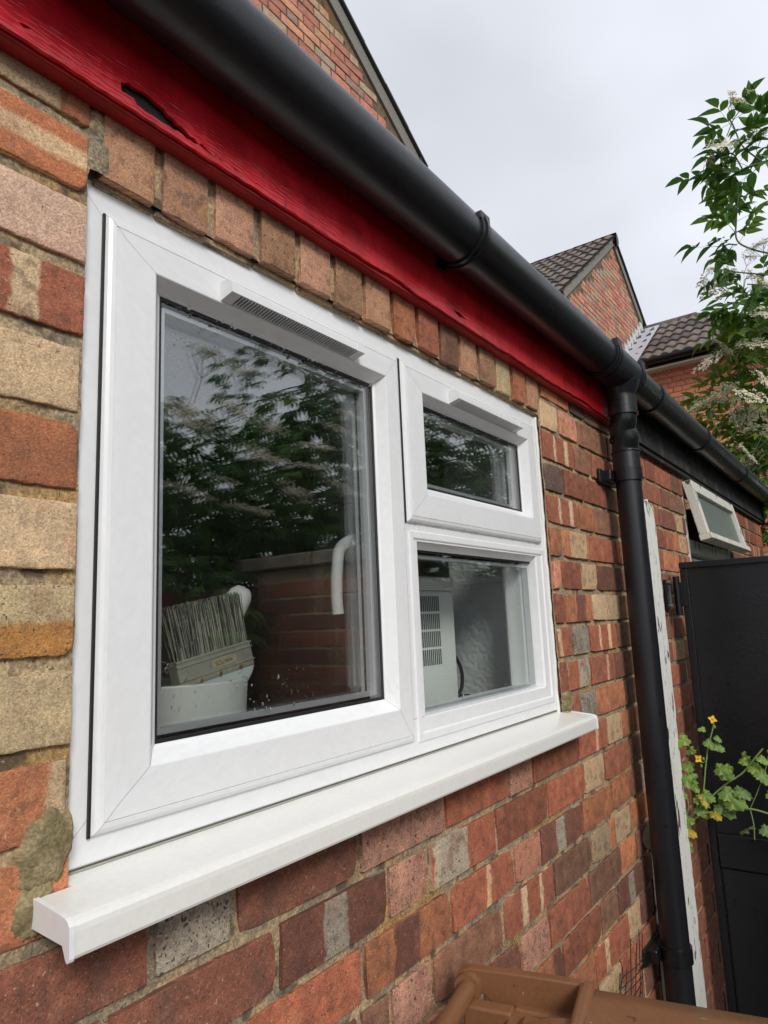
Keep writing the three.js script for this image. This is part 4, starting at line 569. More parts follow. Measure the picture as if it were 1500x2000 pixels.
const clay = [[0.13, 0.1, 0.09], [0.16, 0.125, 0.11], [0.1, 0.08, 0.078], [0.18, 0.15, 0.125]].map((c, i) => { const t = dataTex(64, 64, (u, v) => { const n = fbm(u * 6, v * 6, 800 + i, 4), m = 190 + 90 * (n - 0.5) + 40 * (vn(u * 30, v * 30, 805 + i) - 0.5); const l = sstep(0.62, 0.7, fbm(u * 9, v * 9, 810 + i, 3)); return mix([m, m, m], [236, 232, 214], l * 0.55); }); return std({ map: t, color: lin(...c.map((q) => q * 1.5)), roughness: 0.9 }); });
// one interlocking roof tile, 0.3 m wide, laid on a slope: local x across, local z down the slope, y outward
const tileGeo = (() => { const mb = new MB(), n = 16, W = 0.304, Lr = 0.38, wave = (t) => 0.03 * Math.pow(Math.abs(Math.sin(Math.PI * (t * 2.0 + 0.1))), 1.4); const row = (z, y, f) => { const a = []; for (let i = 0; i <= n; i++) a.push(mb.v(-W / 2 + W * i / n, y + wave(i / n) * f, z, i / n, z / Lr)); return a; }; const A = row(0, 0.0, 1), B = row(Lr, 0.03, 1), Cc = row(Lr, 0.004, 1), D = row(0, -0.02, 1); const join = (p, q) => { for (let i = 0; i < n; i++) mb.t(p[i], q[i], q[i + 1]).t(p[i], q[i + 1], p[i + 1]); }; join(A, B); const B2 = row(Lr, 0.03, 1), C2 = row(Lr, 0.004, 1); join(B2, C2); join(Cc, D); return mb.geo(); })();
function slope(parent, O, U, D, nu, nd, seed, seen, ok = () => true) { // O top corner, U across unit, D down-slope unit
  const r = rng(seed), N = new THREE.Vector3().crossVectors(D, U).normalize(), M = new THREE.Matrix4().makeBasis(U, N, D), gs = [];
  for (let j = 0; j < nd; j++) for (let i = 0; i < nu; i++) { const p = O.clone().addScaledVector(U, 0.3 * (i + 0.5)).addScaledVector(D, 0.33 * j).addScaledVector(N, 0.012 + 0.004 * r()); if (!ok(p, j)) continue; const o = part(parent, 'roof_tile', tileGeo, clay[Math.floor(r() * 4)]); o.quaternion.setFromRotationMatrix(M); o.rotateY((r() - 0.5) * 0.02); o.position.copy(p); }
}
const ZH = -2.15;
{ // nearest gable, rising just behind the gutter
  const h = thing('gabled_house', 'tall brick gable rising directly behind the black gutter', 'house', 'brick houses behind the extension'), ex = 4.52, ey = Y(3.88), ax = 2.0, ay = Y(3.88 + 2.52 * 0.68);
  const topY = (x) => x > ax ? ey + (ex - x) * 0.68 : ey + (ex - 2 * ax + x) * 0.68;
  const s = new THREE.Shape(); [[-0.5, 0], [ex - 0.04, 0], [ex - 0.04, ey - 0.06], [ax, ay - 0.06], [-0.5, ey - 0.06]].forEach(([a, b], i) => i ? s.lineTo(a, b) : s.moveTo(a, b)); s.closePath(); const g = new THREE.ExtrudeGeometry(s, { depth: 0.2, bevelEnabled: false }); g.translate(0, 0, ZH - 0.206); part(h, 'wall', metreUV(g), farMortar);
  farWall(h, -0.45, ex - 0.05, Y(1.3), ay, (x, y) => x > -0.5 && x < ex - 0.04 && y < topY(x) - 0.15, (x, y) => { const p = project(x, y, ZH); return p[2] > 0 && p[1] > -25 && p[0] > 480 && p[0] < 830 && (p[1] - 310) < 0.95 * (p[0] - 813) + 14 && p[1] < 330; }, (m, x, y, dz) => m.position.set(x, y, ZH + dz), farMats[0], 61);
  const U = V(1, -0.68, 0).normalize(), N = V(0.68, 1, 0).normalize(), L = Math.hypot(ex - ax, (ex - ax) * 0.68), slab = (name, a0, a1, n0, n1, z0, z1, m) => { const gg = box(a0, a1, n0, n1, z0, z1, 0.004); gg.rotateZ(Math.atan2(-0.68, 1)); gg.translate(ax, ay, 0); return part(h, name, gg, m); };
  slab('verge_mortar', 0, L - 0.02, -0.125, 0.0, ZH - 0.1, ZH + 0.016, vmort); for (let i = 0; i < 9; i++) slab('verge_tile', i * 0.345, i * 0.345 + 0.37, 0.002 + (i % 2) * 0.002, 0.02 + (i % 2) * 0.006, ZH - 2.5, ZH + 0.045, tileEdge); slab('eaves_end', L - 0.02, L + 0.06, -0.075, 0.02, ZH - 0.6, ZH + 0.03, tileEdge);
  const gl = box(-L, 0, 0.002, 0.03, ZH - 2.5, ZH + 0.045); gl.rotateZ(Math.atan2(0.68, 1)); gl.translate(ax, ay, 0); part(h, 'roof_slope', gl, slate);
}
{ // next gable
  const h = thing('gabled_house', 'brick gable with weathered clay tiles and a white stepped flashing', 'house', 'brick houses behind the extension'), ax = 10.15, ay = Y(5.76), k = 0.745, ex = 7.7, ey = ay - (ax - ex) * k, rx = 2 * ax - ex;
  const s = new THREE.Shape(); [[ex, 0], [rx, 0], [rx, ey - 0.05], [ax, ay - 0.05], [ex, ey - 0.05]].forEach(([a, b], i) => i ? s.lineTo(a, b) : s.moveTo(a, b)); s.closePath(); const g = new THREE.ExtrudeGeometry(s, { depth: 0.2, bevelEnabled: false }); g.translate(0, 0, ZH - 0.206); part(h, 'wall', metreUV(g), farMortar);
  farWall(h, ex, rx, Y(3.2), ay, (x, y) => x > ex && x < rx && y < ay - Math.abs(x - ax) * k - 0.17, (x, y) => { const p = project(x, y, ZH); return p[0] > 1085 && p[0] < 1275 && p[1] > 455 && p[1] < 712 && p[1] - 600 < 0.93 * (p[0] - 1110) + 12; }, (m, x, y, dz) => m.position.set(x, y, ZH + dz), farMats[0], 62);
  const L = Math.hypot(ax - ex, (ax - ex) * k), ang = Math.atan(k), slab = (name, side, a0, a1, n0, n1, z0, z1, m) => { const gg = box(a0, a1, n0, n1, z0, z1, 0.004); gg.rotateZ(-ang); if (side < 0) gg.scale(-1, 1, 1); gg.translate(ax, ay, 0); if (side < 0) { const ix = gg.attributes.position; for (let i = 0; i < ix.count; i += 3) for (let c = 0; c < 3; c++) for (const at of [gg.attributes.position, gg.attributes.normal]) { const t = at.getComponent(i + 1, c); at.setComponent(i + 1, c, at.getComponent(i + 2, c)); at.setComponent(i + 2, c, t); } } return part(h, name, gg, m); };
  for (const sd of [-1, 1]) { slab('verge_mortar', sd, 0, L, -0.11, 0, ZH - 0.1, ZH + 0.02, vmort); slab('roof_slope', sd, -0.01, L + 0.1, -0.02 + 0.012, 0.012, ZH - 5, ZH + 0.02, slate); }
  for (let i = 0; i < 9; i++) slab('verge_tile', 1, i * 0.345, i * 0.345 + 0.36, 0.014, 0.034 + (i % 2) * 0.006, ZH - 4.9, ZH + 0.05, tileEdge);
  slope(h, V(ax, ay + 0.01, ZH - 2.95), V(0, 0, 1), V(-1, -k, 0).normalize(), 10, 10, 63);
  for (let i = 0; i < 9; i++) { const gg = new THREE.CylinderGeometry(0.11, 0.115, 0.34, 14, 1, false, 0, Math.PI); gg.rotateZ(Math.PI / 2); gg.rotateX(Math.PI / 2); gg.rotateY(Math.PI / 2); gg.rotateZ(0); const o = part(h, 'ridge_tile', gg, clay[i % 4]); gg.computeBoundingBox(); o.position.set(ax, ay - 0.04, ZH - 0.1 - i * 0.345); }
  // stepped flashing against this gable where the next roof runs into it
  for (let i = 0; i < 11; i++) { const t = i / 10, x = 11.5 - 1.7 * t, y = Y(4.66) - 1.7 * 0.69 * t; part(h, 'flashing_step', box(x - 0.11, x + 0.1, y + 0.0, y + 0.2, ZH + 0.003, ZH + 0.02, 0.003), std({ color: lin(0.55, 0.56, 0.55), map: rep(grain, 3, 3), roughness: 0.8 })); }
}
{ // hipped wing beyond, its eaves wall facing along the passage
  const h = thing('hipped_house', 'orange brick wing with a hipped clay tile roof behind the elder', 'house', 'brick houses behind the extension'), exx = 9.78, ey = Y(3.46), rxx = 11.55, ry = Y(4.68), z0 = ZH, z1 = -1.36, zc = 0.42, wx = 9.98;
  part(h, 'wall', box(wx + 0.006, wx + 0.2, 0, ey, z0, zc - 0.2), std({ map: rep(mortarTex, 1, 1), color: lin(0.8, 0.74, 0.68), roughness: 1 })); part(h, 'end_wall', box(wx + 0.2, 13.1, 0, ey, zc - 0.4, zc - 0.205), farMortar);
  farWall(h, z0, zc - 0.2, Y(0.3), ey - 0.02, (x, y) => x > z0 && x < zc - 0.2 && y < ey - 0.02, (x, y) => { const p = project(wx, y, x); return p[0] > 1255 && p[0] < 1510 && p[1] > 660 && p[1] < 1110; }, (m, x, y, dz) => { m.position.set(wx - dz, y, x); m.rotation.y = -Math.PI / 2; }, farMats[1], 64);
  part(h, 'soffit_board', box(exx + 0.03, wx + 0.1, ey - 0.075, ey - 0.045, z0, zc, 0.003), upvcOld); part(h, 'fascia', box(exx + 0.01, exx + 0.03, ey - 0.04, ey + 0.1, z0, zc), blackGloss);
  { const pts = []; for (let i = 0; i <= 16; i++) { const a = Math.PI * i / 16; pts.push([0.064 * Math.cos(a), -0.064 * Math.sin(a)]); } for (let i = 16; i >= 0; i--) { const a = Math.PI * i / 16; pts.push([0.06 * Math.cos(a), -0.06 * Math.sin(a)]); } const gg = prism(pts, z0 + 0.4, zc); gg.rotateY(-Math.PI / 2); gg.translate(exx - 0.075, ey + 0.035, 0); part(h, 'gutter', gg, blackGloss); }
  const D = V(exx - rxx, ey - ry, 0).normalize(), mb = new MB(); mb.quad([exx, ey, z0], [exx, ey, zc], [rxx, ry, z1], [rxx, ry, z0]); mb.t(mb.v(exx, ey, zc), mb.v(2 * rxx - exx, ey, zc), mb.v(rxx, ry, z1)); mb.quad([2 * rxx - exx, ey, zc], [2 * rxx - exx, ey, z0], [rxx, ry, z0], [rxx, ry, z1]); part(h, 'roof_deck', mb.geo(true), slate);
  slope(h, V(rxx, ry + 0.02, z0 - 0.02), V(0, 0, 1), D, 9, 6, 65, null, (p, j) => p.z + 0.12 < z1 + (zc - z1) * ((j + 0.6) / 6.6));
  for (let i = 0; i < 3; i++) part(h, 'ridge_tile', rod(V(rxx, ry, z0 + 0.28 * i), V(rxx, ry, z0 + 0.28 * (i + 1) - 0.005), 0.09, 14), clay[i % 4]);
  const hip = V(exx - rxx, ey - ry, zc - z1); for (let i = 0; i < 8; i++) part(h, 'hip_tile', rod(V(rxx, ry, z1).addScaledVector(hip, i / 8), V(rxx, ry, z1).addScaledVector(hip, (i + 1) / 8 - 0.004), 0.085, 14, 0.09), clay[(i + 1) % 4]);
  { const lead = std({ color: lin(0.5, 0.53, 0.58), roughness: 0.5, metalness: 0.2, map: rep(grain, 3, 3) }); const U = V(0, 0, 1), N = new THREE.Vector3().crossVectors(D, U).normalize(), M = new THREE.Matrix4().makeBasis(U, N, D); for (let i = 0; i < 6; i++) { const o = part(h, 'lead_flashing', box(0.0, 0.27, 0.05, 0.056, 0, 0.37, 0.002), lead); o.quaternion.setFromRotationMatrix(M); o.position.set(rxx, ry + 0.02, z0 + 0.01).addScaledVector(D, 0.345 * i + 0.12).addScaledVector(N, 0.003 * i); } }
}

// ---------------------------------------------------------------- the other side of the passage, seen mirrored in the panes
const pier = thing('brick_wall', 'garden wall with a rough stone coping, mirrored in the large pane', 'wall');
{
  const wx = 2.3, z0 = 0.96, z1 = 1.78, top = Y(0.26), r = rng(71), any = 'drrbdMrdb', restP = [];
  part(pier, 'core', box(wx + 0.006, wx + 0.22, 0, top, z0 + 0.004, z1 - 0.004), mortarMat);
  for (let k = 3; k <= 22; k++) { let q = k & 1; for (let z = z0 - (k & 1) * 0.0; z < z1 - 0.03;) { let ze = z + (q++ & 1 ? 0.225 : 0.1125); if (ze > z1 - 0.05) ze = z1; const y = courseY(k); if (y < 0.05) break; if (y + 0.03 < top) { const m = part(pier, 'brick', brickGeo(ze - z - 0.0105, 0.065, 0.05, Math.floor(r() * 1e6), 4, 2, 0.9), brickMats[any[Math.floor(r() * any.length)]][1]); m.position.set(wx, y, (z + ze) / 2); m.rotation.y = -Math.PI / 2; } z = ze; } }
  for (let i = 0; i < 2; i++) part(pier, 'coping_stone', box(wx - 0.05, wx + 0.27, top + 0.001, top + 0.066, z0 - 0.04 + i * 0.46, z0 + 0.415 + i * 0.46, 0.012, 3), std({ map: rep(concTex, 1.4, 1.4), bumpMap: rep(mortarBump, 2, 2), bumpScale: 0.006, roughness: 0.95, color: lin(0.9, 0.85, 0.78) }));
}
const fence = thing('wooden_fence', 'dark brown close-board fence on the far side of the passage', 'fence');
{ const wm = [0, 1, 2].map((i) => std({ color: lin(0.085 + 0.02 * i, 0.035 + 0.008 * i, 0.024), map: rep(grain, 1, 5), roughness: 1.1, bumpMap: rep(speck, 1, 4), bumpScale: 0.003 })), r = rng(15); let i = 0;
  for (let x = 0.87; x < 2.28; x += 0.128, i++) part(fence, 'board', box(x, x + 0.122, 0.03, Y(0.165 + (r() - 0.5) * 0.02), 1.8 + (i & 1) * 0.004, 1.815 + (i & 1) * 0.004, 0.002), wm[i % 3]);
  for (const y of [0.35, 1.0, 1.55]) part(fence, 'rail', box(0.87, 2.28, y, y + 0.06, 1.82, 1.87, 0.003), wm[0]); for (let x = 0.87; x < 2.3; x += 1.3) part(fence, 'post', box(x, x + 0.09, 0, Y(0.2), 1.871, 1.96, 0.004), wm[1]); }

// ---------------------------------------------------------------- elder: leaves, flower heads, stems
const leafMats = [[0.13, 0.29, 0.05], [0.1, 0.235, 0.05], [0.21, 0.38, 0.065], [0.33, 0.5, 0.09]].map((c, i) => { const t = dataTex(64, 64, (u, v) => { const w = Math.abs(v - 0.5), vein = Math.min(w * 6, Math.abs(((u * 7 + w * 5) % 1) - 0.5) * 5); const k = 205 + 36 * (fbm(u * 5, v * 5, 840 + i, 3) - 0.5) + (vein < 0.35 ? 26 : 0); return [k, k, k * 0.94]; }); return phys({ map: t, color: lin(...c), roughness: 0.5, specularIntensity: 0.5, transmission: 0.4, thickness: 0, side: THREE.DoubleSide, ior: 1.35 }); });
const stemMat = std({ color: lin(0.1, 0.13, 0.06), roughness: 0.8 }), barkMat = std({ color: lin(0.13, 0.105, 0.08), map: rep(mortarTex, 3, 3), roughness: 0.95, bumpMap: rep(mortarBump, 3, 3), bumpScale: 0.008 }), floret = phys({ color: lin(0.82, 0.79, 0.62), roughness: 0.8, transmission: 0.45, thickness: 0, side: THREE.DoubleSide });
function leaflet(mb, O, dir, nrm, L, W, curl) {
  const sd = new THREE.Vector3().crossVectors(dir, nrm).normalize(), st = [[0, 0.02], [0.14, 0.62], [0.34, 1], [0.58, 0.88], [0.8, 0.48], [1, 0.0]]; let prev = null;
  for (const [t, w] of st) { const c = O.clone().addScaledVector(dir, L * t * (1 - 0.12 * curl * t)).addScaledVector(nrm, -curl * L * 0.42 * t * t), up = nrm.clone().multiplyScalar(W * w * 0.28); const a = c.clone().addScaledVector(sd, -W * w * 0.5).add(up), b = c.clone().addScaledVector(sd, W * w * 0.5).add(up); const q = [mb.v(a.x, a.y, a.z, t, 0.5 - w * 0.5), mb.v(c.x, c.y, c.z, t, 0.5), mb.v(b.x, b.y, b.z, t, 0.5 + w * 0.5)]; if (prev) for (let k = 0; k < 2; k++) mb.t(prev[k], q[k], q[k + 1]).t(prev[k], q[k + 1], prev[k + 1]); prev = q; }
}
// one pinnate leaf of five or seven leaflets growing along +x from the origin, upper side +y
function leafGeo(seed, n = 5) {
  const r = rng(seed), mb = new MB(), Lr = 0.13; let pz = 0;
  for (let i = 0; i < (n - 1) / 2; i++) { const t = 0.42 + 0.42 * i / Math.max(1, (n - 1) / 2 - 1); for (const s of [-1, 1]) { const d = V(0.55 + 0.2 * r(), -0.06 - 0.12 * r(), s * (0.8 + 0.15 * r())).normalize(); leaflet(mb, V(Lr * t, -0.012 * t, 0), d, V(0.05, 1, -s * 0.18).normalize(), 0.078 * (0.8 + 0.35 * r()), 0.032 * (0.85 + 0.3 * r()), 0.45 + 0.7 * r()); } }
  leaflet(mb, V(Lr, -0.014, 0), V(1, -0.15, 0.1 * (r() - 0.5)).normalize(), V(0.1, 1, 0).normalize(), 0.092, 0.04, 0.6 + 0.6 * r());
  let p = null; for (let i = 0; i <= 4; i++) { const t = i / 4, w = 0.0012 * (1.3 - t); const q = [mb.v(Lr * t, -0.013 * t, -w, 0, 0.5), mb.v(Lr * t, -0.013 * t - w, 0, 0, 0.5), mb.v(Lr * t, -0.013 * t, w, 0, 0.5)]; if (p) for (let k = 0; k < 2; k++) mb.t(p[k], q[k + 1], q[k]).t(p[k], p[k + 1], q[k + 1]); p = q; }
  return mb.geo();
}
const leafGeos = [1, 2, 3, 4, 5].map((s) => leafGeo(s * 31, s % 3 ? 5 : 7));
// flat-topped flower head: forked rays carrying several hundred tiny florets
function umbelGeo(seed, R = 0.075) {
  const r = rng(seed), rays = [], mb = new MB();
  for (let i = 0; i < 5; i++) { const a = i * 1.2566 + r() * 0.4, mid = V(Math.cos(a) * R * 0.5, 0.045, Math.sin(a) * R * 0.5); rays.push(rod(V(0, 0, 0), mid, 0.0011, 4)); for (let k = 0; k < 7; k++) { const b = r() * 6.283, q = R * 0.5 * Math.sqrt(r()), e = V(mid.x + Math.cos(b) * q, 0.066 + 0.008 * r() - 0.5 * (mid.x * mid.x + mid.z * mid.z), mid.z + Math.sin(b) * q); rays.push(rod(mid, e, 0.0005, 3)); for (let f = 0; f < 11; f++) { const c = e.clone().add(V((r() - 0.5) * 0.024, (r() - 0.3) * 0.007, (r() - 0.5) * 0.024)), s = 0.0032 + 0.0014 * r(), tx = (r() - 0.5) * 0.8, tz = (r() - 0.5) * 0.8, an = r() * 3.14, cs = Math.cos(an) * s, sn = Math.sin(an) * s; const v = [[cs, sn], [-sn, cs], [-cs, -sn], [sn, -cs]].map(([x, z]) => mb.v(c.x + x, c.y + x * tx + z * tz, c.z + z, 0, 0)); mb.t(v[0], v[2], v[1]).t(v[0], v[3], v[2]); } } }
  rays.push(rod(V(0, -0.06, 0), V(0, 0, 0), 0.0018, 5));
  return [mb.geo(), merge(rays)];
}
const umbels = [7, 8, 9].map((s) => umbelGeo(s));
const up0 = V(0, 1, 0), qa = new THREE.Quaternion();
function orient(dir, roll, upv = up0) { const x = dir.clone().normalize(), z = new THREE.Vector3().crossVectors(x, upv).normalize(), y = new THREE.Vector3().crossVectors(z, x); const q = new THREE.Quaternion().setFromRotationMatrix(new THREE.Matrix4().makeBasis(x, y, z)); return q.multiply(qa.clone().setFromAxisAngle(V(1, 0, 0), roll)); }

// ---- the elder beyond the end of the building; its outer sprays hang into view
const elder = thing('elder_tree', 'elder with pinnate leaves and cream flower heads overhanging beyond the gutter', 'tree', 'elders in flower');
{
  const r = rng(2024); let leaves = 0; const inst = [];
  const putLeaf = (p, dir, s, mi) => { const q = orient(dir, (r() - 0.5) * 0.9), g = Math.floor(r() * 5); if (leaves < 290 && inView(p.x, p.y, p.z, 30)) { leaves++; const m = part(elder, 'leaf', leafGeos[g], leafMats[mi]); m.position.copy(p); m.quaternion.copy(q); m.scale.setScalar(s); } else inst.push([p, q, s, mi]); };
  const putUmbel = (p, tilt, s = 1) => { const k = Math.floor(r() * 3), o = new THREE.Group(); o.name = 'flower_head'; elder.add(o); part(o, 'florets', umbels[k][0], floret); part(o, 'rays', umbels[k][1], stemMat); o.position.copy(p); o.rotation.set(tilt[0], r() * 6, tilt[1]); o.scale.setScalar(s); };
  const branch = (pts, rad, n, o = {}) => { // leafy shoot: opposite pairs along the curve
    const c = new THREE.CatmullRomCurve3(pts, false, 'centripetal'); part(elder, 'branch', tube(pts, rad, 6, pts.length * 5), o.old ? barkMat : stemMat);
    for (let i = 0; i < n; i++) { const t = (o.from || 0.15) + (1 - (o.from || 0.15)) * (i + 0.3 * r()) / n, p = c.getPoint(Math.min(1, t)), tg = c.getTangent(Math.min(1, t)); for (const s of [-1, 1]) { const a = i * 1.57 + (s > 0 ? 0 : Math.PI) + r() * 0.6, n1 = new THREE.Vector3().crossVectors(tg, Math.abs(tg.y) > 0.8 ? V(1, 0, 0) : up0).normalize(), n2 = new THREE.Vector3().crossVectors(n1, tg); const d = tg.clone().multiplyScalar(0.55).addScaledVector(n1, Math.cos(a)).addScaledVector(n2, Math.sin(a) * 0.6).add(V(0, -0.12, 0)); putLeaf(p, d, (o.s || 1) * (0.75 + 0.4 * r()), o.m !== undefined ? o.m : Math.floor(r() * 3)); } }
  };
  const A = (px, py, x) => atX(px, py, x);
  // trunk and boughs
  const T0 = V(6.0, 0, 1.15), T1 = V(5.8, 1.4, 0.95);
  { const trunk = [rod(T0, V(5.9, 0.8, 1.05), 0.085, 12, 0.07), tube([V(5.9, 0.78, 1.05), T1, V(5.5, 2.2, 0.75), V(5.2, 2.8, 0.6)], 0.055, 9), tube([T1, V(5.7, 2.3, 0.6), V(5.6, 3.2, 0.4)], 0.04, 8), tube([V(5.9, 0.8, 1.05), V(5.9, 1.7, 0.7), V(6.0, 2.6, 0.2), V(6.1, 3.1, -0.1)], 0.04, 8)]; part(elder, 'trunk', merge(trunk.map((g) => { if (!g.attributes.uv) metreUV(g); return g; })), barkMat); }
  const X = 3.3;
  branch([V(5.2, 2.8, 0.6), A(1560, 300, X + 0.4), A(1500, 314, X), A(1440, 335, X), A(1415, 352, X)], 0.006, 6, { from: 0.25, m: 1, s: 1.15 }); branch([A(1490, 317, X), A(1450, 285, X), A(1432, 245, X), A(1424, 232, X)], 0.0035, 3, { m: 0, from: 0.3, s: 1.1 }); branch([A(1450, 330, X), A(1430, 300, X), A(1418, 300, X)], 0.0035, 2, { m: 1, s: 1.1 }); branch([A(1530, 270, X), A(1480, 270, X), A(1460, 255, X)], 0.004, 3, { m: 0, s: 1.15 }); branch([A(1440, 335, X), A(1400, 338, X), A(1388, 348, X)], 0.003, 2, { m: 1, s: 1.1 });
  putUmbel(A(1432, 234, X), [0.2, 0.3], 1.25); putUmbel(A(1408, 312, X), [0.3, 0.9], 1.0); putUmbel(A(1372, 348, X), [-0.2, 1.1], 1.05); putUmbel(A(1478, 292, X), [0.1, 0.2], 0.9);
  branch([A(1520, 498, X), A(1470, 487, X), A(1440, 470, X), A(1438, 430, X), A(1441, 392, X), A(1444, 378, X)], 0.004, 6, { from: 0.35, m: 2, s: 1.0 }); branch([A(1440, 478, X), A(1420, 478, X), A(1405, 490, X)], 0.003, 2, { m: 1, s: 1.1 }); branch([A(1530, 540, X), A(1480, 535, X), A(1430, 530, X), A(1415, 524, X)], 0.003, 2, { m: 1, s: 0.7, from: 0.5 });
  putUmbel(A(1492, 505, X), [0.3, 0.5], 0.95); putUmbel(A(1458, 520, X), [0.2, 0.3], 0.6);
  const sprays = [[1525, 640, 1420, 590, 4.6, 1, 4], [1530, 590, 1460, 555, 4.5, 1, 3], [1520, 620, 1385, 600, 4.7, 1, 4], [1540, 700, 1420, 650, 4.8, 2, 5], [1540, 690, 1450, 620, 4.9, 0, 5], [1540, 760, 1390, 690, 5.0, 3, 5], [1530, 740, 1440, 690, 5.0, 0, 5], [1540, 820, 1380, 760, 5.1, 3, 5], [1540, 830, 1345, 775, 5.2, 2, 5], [1540, 780, 1420, 730, 5.2, 1, 5], [1540, 870, 1370, 810, 5.3, 2, 6], [1540, 900, 1400, 830, 5.4, 0, 6], [1540, 920, 1390, 870, 5.5, 3, 6], [1550, 950, 1440, 880, 5.5, 0, 5], [1550, 860, 1450, 790, 5.6, 1, 6], [1550, 720, 1470, 650, 5.6, 0, 5], [1550, 980, 1460, 930, 5.6, 1, 5], [1560, 1020, 1475, 985, 5.7, 0, 5], [1560, 1060, 1480, 1040, 5.8, 1, 5], [1550, 800, 1480, 740, 5.7, 2, 5], [1560, 900, 1480, 850, 5.8, 1, 6], [1560, 660, 1490, 600, 5.4, 1, 5], [1545, 950, 1420, 900, 5.9, 0, 6], [1555, 1000, 1490, 960, 6.0, 1, 6]];
  for (const [ax, ay, bx, by, x, m, n] of sprays) { const a = A(ax, ay, x * 0.86 + 0.25), b = A(bx, by, x * 0.86); branch([a, a.clone().lerp(b, 0.5).add(V(0, 0.03 + 0.03 * r(), (r() - 0.5) * 0.05)), b], 0.0035, n, { m: [2, 0, 3, 3][m], s: 1.08, from: 0.2 }); }
  for (const [px, py, x, s] of [[1412, 562, 4.5, 1], [1450, 578, 4.5, 1.05], [1390, 820, 5.0, 1.1], [1425, 790, 5.0, 1], [1400, 730, 5.0, 0.9], [1470, 770, 5.1, 1], [1440, 840, 5.1, 1.2], [1475, 880, 5.2, 1.2], [1430, 905, 5.2, 1], [1470, 700, 5, 0.9], [1395, 700, 5.0, 0.8], [1490, 930, 5.3, 1.1], [1460, 810, 5.0, 1.1], [1488, 640, 4.9, 0.9]]) putUmbel(A(px, py, x * 0.82), [0.1 + 0.3 * r(), 0.5 + 0.5 * r()], s * 1.35);
  // the rest of the crown, to the right of the picture and behind
  for (let i = 0; i < 2300; i++) { const a = r() * 6.283, e = Math.acos(1 - 1.7 * r()), rr = Math.cbrt(0.25 + 0.75 * r()), c = [V(5.9, 2.5, 1.6), V(6.6, 2.3, 0.9), V(5.4, 3.0, 1.7), V(6.4, 3.3, 0.4)][i % 4]; const p = c.clone().add(V(Math.sin(e) * Math.cos(a) * 1.0, Math.cos(e) * 1.0, Math.sin(e) * Math.sin(a) * 0.85).multiplyScalar(rr)); const pj = project(p.x, p.y, p.z); if (pj[2] > 0 && pj[0] < 1500 - 40 * Math.sin(pj[1] / 60) && pj[1] < 1090) continue; putLeaf2(p, i); }
  function putLeaf2(p, i) { inst.push([p, orient(V(r() - 0.5, -0.15 + 0.3 * r(), r() - 0.5), (r() - 0.5)), 0.8 + 0.5 * r(), i % 3]); }
  for (let mi = 0; mi < 4; mi++) { const l = inst.filter((q) => q[3] === mi); if (!l.length) continue; const im = new THREE.InstancedMesh(leafGeos[mi], leafMats[mi], l.length); im.name = 'crown'; l.forEach(([p, q, s], i) => im.setMatrixAt(i, new THREE.Matrix4().compose(p, q, V(s, s, s)))); shadow(im); stuff(im); elder.add(im); }
}
// ---- elders and shrubs over the fence, which fill the panes with their mirror image
function bush(name, label, blobs, n, heads, trunkAt, seed, mats, group, hole) {
  const t = thing(name, label, 'tree', group), r = rng(seed), inst = [[], [], [], []], limbs = [];
  for (const [c, R] of blobs) { limbs.push(tube([trunkAt.clone(), trunkAt.clone().lerp(c, 0.5).add(V((r() - 0.5) * 0.3, 0.1, (r() - 0.5) * 0.3)), c.clone()], 0.022, 7)); for (let k = 0; k < 5; k++) limbs.push(tube([c.clone(), c.clone().add(V((r() - 0.5) * R.x, r() * R.y * 0.5, (r() - 0.5) * R.z)), c.clone().add(V((r() - 0.5) * 1.8 * R.x, (r() - 0.3) * R.y * 1.3, (r() - 0.5) * 1.8 * R.z))], 0.006, 5)); }
  part(t, 'trunk', merge(limbs), barkMat);
  const tot = blobs.reduce((s, b) => s + b[1].x * b[1].y, 0);
  for (const [c, R] of blobs) { const N = Math.round(n * R.x * R.y / tot); for (let i = 0; i < N; i++) { const u = V(r() * 2 - 1, r() * 2 - 1, r() * 2 - 1); if (u.length() > 1) { i--; continue; } const cl = vn(u.x * 4 + c.x * 9, u.y * 4 + u.z * 3, seed); if (cl < 0.3) continue; const p = c.clone().add(V(u.x * R.x, u.y * R.y, u.z * R.z)); if (p.y < 0.2 || p.z < 1.72) continue; if (hole && hole.some(([hc, hr]) => p.clone().sub(hc).length() < hr)) continue; inst[mats[Math.floor(r() * mats.length)]].push([p, orient(V(u.x + r() - 0.5, 0.1 - 0.4 * r(), u.z - 0.5 + r() * 0.6), (r() - 0.5) * 0.9), 0.75 + 0.5 * r()]); } }
  inst.forEach((l, mi) => { if (!l.length) return; const im = new THREE.InstancedMesh(leafGeos[(mi + seed) % 5], leafMats[mi], l.length); im.name = 'crown'; l.forEach(([p, q, s], i) => im.setMatrixAt(i, new THREE.Matrix4().compose(p, q, V(s, s, s)))); stuff(shadow(im)); t.add(im); });
  for (const h of heads) { const k = Math.floor(r() * 3), o = new THREE.Group(); o.name = 'flower_head'; t.add(o); part(o, 'florets', umbels[k][0], floret); part(o, 'rays', umbels[k][1], stemMat); o.position.copy(h); o.rotation.set(-0.35 - 0.4 * r(), r() * 6, (r() - 0.5) * 0.5); o.scale.setScalar(1.5 + 0.6 * r()); }
  return t;
}
